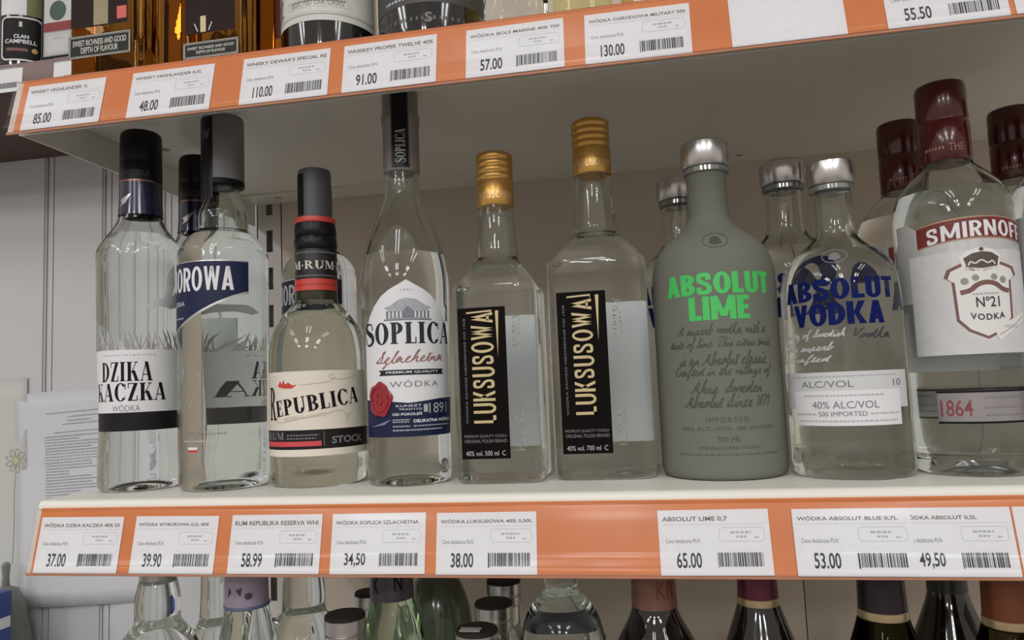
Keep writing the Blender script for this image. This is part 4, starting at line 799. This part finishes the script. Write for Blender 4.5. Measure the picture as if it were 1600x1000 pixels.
flatten([T('K', -11, 245, -5, 258, BLACK, 0, bold=.02), T('N', 8, 247, 15, 260, BLACK, 0, bold=.02)], Body([(18.2, 238), (17.8, 284)], 0).surf, 'lettering', c, .0002, .001)
b, B = low('vodka_bottle', 'dull green round-shouldered bottle behind the disc caps', -.2055, .1900, base_profile(32)+[(33, 20), (33, 175), (31, 205), (24, 228), (15, 240), (13, 250), (13, 272)], mat('dull_green_glass', (84, 92, 76), .16, var=.2, scale=30, coat=.3))
lathe('cap', [(13.6, 262), (14, 263), (14, 280), (.1, 281)], capb, b)
b, B = low('vodka_bottle', 'clear dome-shouldered bottle with dark blue collar under the bare orange strip', -.0730, .0700, base_profile(31.5)+[(32.3, 20), (32.3, 215), (31, 228), (26, 243), (17, 253), (13, 257), (12.6, 262), (12.2, 276)], GLASS)
lathe('cap', [(12.8, 270), (13.2, 271), (13.2, 285), (.1, 286)], SILVER, b)
lathe('collar', [(32.5, 214), (32.7, 215), (32.4, 220), (31.9, 223.5)], mat('collar_blue_black', (26, 32, 44), .2, .2), b, cap_top=False, cap_bottom=False)
wine = mat('dark_wine_glass', (22, 19, 18), .07, coat=.5, var=.05)
def wine_bottle(label, x, y, foil, r, zf, gold, slope, text=None, m=wine):
    b, B = low('wine_bottle', label, x, y, base_profile(33)+[(34, 20), (34, 150), (33, 175), (slope[0], 205), (slope[1], 225), (r+1.0, zf-6), (r*.95, zf+4), (r*.9, 272)], m)
    c = lathe('foil', [(r+.5, zf), (r+.3, zf+2), (r*.96, 284), (r*.8, 286), (.1, 286)], foil, b)
    if gold: lathe('gold_band', [(r+.9, zf-6), (r+1.0, zf-5), (r+.8, zf), (r+.4, zf+.4)], mat('band_gold', (196, 176, 138), .3, .7, var=.1), b, cap_top=False)
    if text: flatten([text], Body([(r+.5, zf), (r*.96, 284)], 0).surf, 'lettering', c, .0002, .001)
    return b
wine_bottle('dark wine bottle with dull brown lettered foil beside the dome-shouldered bottle', -.0038, .0600, mat('foil_brown', (120, 82, 66), .4, .2, var=.12), 16, 250, False, (37, 28), T('KR', 2, 258, 16, 270, mat('foil_rust', (110, 50, 30), .5), 0))
wine_bottle('dark wine bottle with crimson foil and gold band', .0700, .0700, mat('foil_crimson', (92, 26, 48), .35, .2, var=.08), 13.8, 254, True, (30, 23))
wine_bottle('dark wine bottle with plum black foil and gold band', .1480, .0500, mat('foil_plum_black', (34, 24, 32), .35, .2, var=.1), 15, 252, True, (30, 23), m=glass('dark_olive_glass', (.22, .20, .13), 1.4))
wine_bottle('dark olive bottle without band between plum and amber foils', .2135, .1200, mat('foil_grey_green', (62, 64, 60), .3, .3), 13.5, 246, False, (28, 20))
wine_bottle('dark wine bottle with amber brown foil and gold band', .2230, .0450, mat('foil_amber', (112, 62, 34), .4, .3, var=.1), 14.5, 249, True, (30, 22), m=glass('dark_olive_glass'))

# ------------------------------------------------------------------ wall notices and the neighbouring shelf
def sheet(name, label, x0, x1, z0, z1, m, rot, cat):
    n = 14; V = []; F = []
    for i in range(n+1):
        for j in range(n+1):
            u, v = i/n, j/n; c = .006*(1-v)**2*math.sin(3*u+.5)+.002*math.sin(5*v); V.append(((u-.5)*(x1-x0), -abs(c), (v-.5)*(z1-z0)))
    for i in range(n):
        for j in range(n): a = i*(n+1)+j; F.append((a, a+n+1, a+n+2, a+1))
    o = frompy(name, V, F, m, None); md = o.modifiers.new('t', 'SOLIDIFY'); md.thickness = .0002
    o.location = ((x0+x1)/2, .4985, (z0+z1)/2); o.rotation_euler = (0, rot, 0); tag(o, label, cat)
    w, h = x1-x0, z1-z0
    def surf(u, v, off):
        uu, vv = u/w+.5, v/h+.5; c = .006*(1-vv)**2*math.sin(3*uu+.5)+.002*math.sin(5*vv); return (u, -abs(c)-off, v)
    return o, surf
notep = mat('notice_paper', (214, 216, 221), .6, var=.015)
o, sf = sheet('wall_notice', 'white printed notice sheet taped to the panelled wall beside the rack', -.962, -.735, -.226, .096, notep, -.05, 'notice')
r = random.Random(11); it = []
nt_ = mat('notice_ink', (164, 166, 172), .7)
for x0, x1, z in ((-58, 40, 126), (-20, 40, 119), (-20, 20, 113), (-30, 40, 108), (-45, 40, 96)): it.append(SH(dashes(x0, x1, z, 1.6, r, 1.5, 6, 1.2), nt_, 1))
z = 90
for i in range(27):
    L = r.choice((95, 95, 80, 60, 95, 40)); it.append(SH(dashes(-62, -62+L, z, 1.7, r, 1.5, 7, 1.1), nt_, 1)); z -= 4.4
it.append(SH(frame(-64, 50, -40, 60, .4), nt_, 1))
flatten(it, sf, 'printed_lines', o, .0006, .01, .01)
o, sf = sheet('daisy_poster', 'pale poster with a faint pencil daisy beside the printed notice', -1.215, -.945, -.270, .115, mat('poster_paper', (205, 207, 202), .6, var=.03, scale=6), -.01, 'poster')
pen = mat('pencil_grey', (158, 156, 148), .7); it = []
px, pz = 115, 65
for a in range(9):
    t0 = a*2*math.pi/9; P = [(px+5*math.cos(t0), pz+5*math.sin(t0))]+[(px+q*math.cos(t0+d), pz+q*math.sin(t0+d)) for q, d in ((11, -.28), (18, -.16), (19, .02), (17, .2), (11, .28))]; it.append(SH(stroke(chaikin(P+[P[0]], 2), .8), pen, 1))
it += [SH(ellipse(px, pz, 5, 5), mat('daisy_yellow', (206, 200, 150), .7), 1), SH(stroke(chaikin([(px, pz-6), (px-3, 20), (px-1, -40), (px-4, -90)], 2), .9), pen, 1)]
flatten(it, sf, 'daisy_drawing', o, .0006, .01, .01)
dark = mat('brown_board', (92, 66, 58), .55, var=.06, scale=8)
ns = empty('wall_shelf', (-1.0, .380, .4645)); tag(ns, 'dark brown wall shelf beyond the open end of the rack', 'shelf')
box('board', (-.42, .54, -.120, .120, 0, .0280), dark, ns, .002)
box('front_edge', (-.42, .54, -.1240, -.1202, -.001, .0285), mat('edge_mauve', (128, 104, 102), .4, var=.12, scale=40), ns, .0008)
def wall_tag(x, w, rx, label):
    o = frompy('price_tag', [(0, 0, 0), (w, 0, 0), (w, 0, .036), (0, 0, .036), (0, .0004, 0), (w, .0004, 0), (w, .0004, .036), (0, .0004, .036)], [(0, 1, 2, 3), (7, 6, 5, 4), (1, 5, 6, 2), (0, 3, 7, 4), (3, 2, 6, 7), (0, 4, 5, 1)], PAPER, None, False)
    o.location = (x, .2545, .4570); o.rotation_euler = (rx, 0, 0); tag(o, label, 'price tag')
    flatten([SH(dashes(w*60, w*900, 30, 1.6, r, 2, 5, 1.4), LGREY, 0), SH(dashes(w*500, w*900, 5, 7, r, .4, 1, .6), barm, 0)], lambda u, v, off: (u, -off, v), 'lettering', o, .0002)
wall_tag(-.798, .066, -.05, 'white price tag on the brown wall shelf under the shield-label bottle')
wall_tag(-.688, .030, -.05, 'small white price tag on the brown wall shelf under the gift box')
b = new_bottle('dark whisky bottle with white-edged shield label on the brown wall shelf', -.7800, .3160, .018, .036, .4925, name='whisky_bottle')
B = Body(base_profile(37)+[(38, 14), (38, 165), (33, 185), (18, 208), (14, 226), (14, 250)]); B.build('glass_body', darkglass, b); lathe('cap', [(15, 240), (15.6, 242), (15.6, 270), (.1, 271)], capb, b)
def rr(x0, z0, x1, z1, q):
    P = []
    for cx, cz, a in ((x1-q, z1-q, 0), (x0+q, z1-q, 90), (x0+q, z0+q, 180), (x1-q, z0+q, 270)): P += [(cx+q*math.cos(math.radians(a+d)), cz+q*math.sin(math.radians(a+d))) for d in (0, 22, 45, 68, 90)]
    return poly(P)
lb = part_decal(b, B, 'front_label', [SH(rr(-24, 19, 24, 76, 7), mat('label_black', (26, 26, 26), .5, spec=.2), 0)], .002)
V_, _ = rr(-23.5, 19.5, 23.5, 75.5, 6.5); flatten([SH(stroke(V_, 2.0, True), WHITE, 1), T('CLAN', -8, 48, 9, 53, WHITE, 1, bold=.03), T('CAMPBELL', -19, 41, 18, 46.5, WHITE, 1, bold=.02), RC(-17, 31, 8, 35, mat('band_rust', (120, 78, 60), .5), 1), SH(ellipse(15.5, 33, 3.4, 3.4), mat('medal_gold', (190, 160, 100), .4, .3), 1), RC(-2, 63, 1.5, 70, whitep, 1)], B.surf, 'lettering', lb, .0002, .002)
part_decal(b, B, 'upper_label', [RC(-26, 79, 32, 140, mat('label_olive', (120, 126, 84), .5, var=.2), 0), RC(-26, 79, 6, 140, WHITE, 1)], .002)
bx = empty('gift_box', (-.7070, .3060, .4925)); tag(bx, 'black gift box with white panel and red band on the brown wall shelf', 'box')
box('carton', (-.024, .024, -.024, .024, 0, .24), mat('carton_black', (30, 30, 30), .4, spec=.2), bx, .001)
f = flatface(-.024)
lb = flatten([RC(-20, 18, 20, 50, mat('carton_label', (200, 202, 200), .5), 0), RC(-20.5, 50, 20.5, 62, mat('carton_red', (138, 44, 44), .5), 1), RC(-20, 62, 20, 120, mat('carton_label'), 0), SH(ellipse(0, 77, 12, 13), mat('carton_green', (58, 84, 70), .5, var=.2), 1)], f, 'front_label', bx, .0003)
flatten([SH(frame(-19, 19, 19, 49.4, .6), GREYP, 1), SH(frame(-16, 22, 16, 46.5, .4), LGREY, 1), SH(dashes(-6, 6, 40, 1.5, r, 1, 3, 1), LGREY, 1)], f, 'print', lb, .0004)
# stand-in-front clutter at the foot of the wall
gb = empty('plastic_bag', (-.945, .462, -.452)); tag(gb, 'crumpled grey plastic bag hanging against the panelled wall', 'bag')
V = []; F = []; seg = 28; rg = random.Random(5); ph = [rg.uniform(0, 6) for _ in range(6)]; prof = [(6, 262), (16, 258), (24, 240), (30, 205), (38, 150), (46, 90), (48, 40), (40, 8), (5, 0)]
for i, (q, z) in enumerate(prof):
    for j in range(seg):
        a = 2*math.pi*j/seg; k = 1+.10*math.sin(4*a+ph[0]+i*.5)+.07*math.sin(7*a+ph[1]-i*.4); V.append((q*k*math.cos(a)*.001, q*k*math.sin(a)*.0008, z*.001))
for i in range(len(prof)-1):
    for j in range(seg): F.append((i*seg+j, (i+1)*seg+j, (i+1)*seg+(j+1) % seg, i*seg+(j+1) % seg))
F.append(tuple(range(seg))); F.append(tuple(range((len(prof)-1)*seg, len(prof)*seg))[::-1])
frompy('bag_body', V, F, mat('bag_grey', (128, 128, 122), .35, var=.12, scale=30), gb, True, 80)
lathe('handle_loop', [(4, 255), (5.5, 262), (4.5, 275), (6, 292), (3, 296)], mat('bag_grey'), gb)

cb = empty('floor_carton', (-.922, .352, -1.25)); tag(cb, 'tall white floor carton with blue stripes below the grey plastic bag', 'carton')
box('carton_body', (-.065, .065, -.03, .03, 0, 1.076), WHITE, cb, .002)
for z0, z1 in ((1.044, 1.077), (.985, 1.030)): box('blue_stripe', (-.0655, .0655, -.0305, .0305, z0, z1), mat('carton_blue', (32, 66, 142), .4, var=.05), cb, .001)
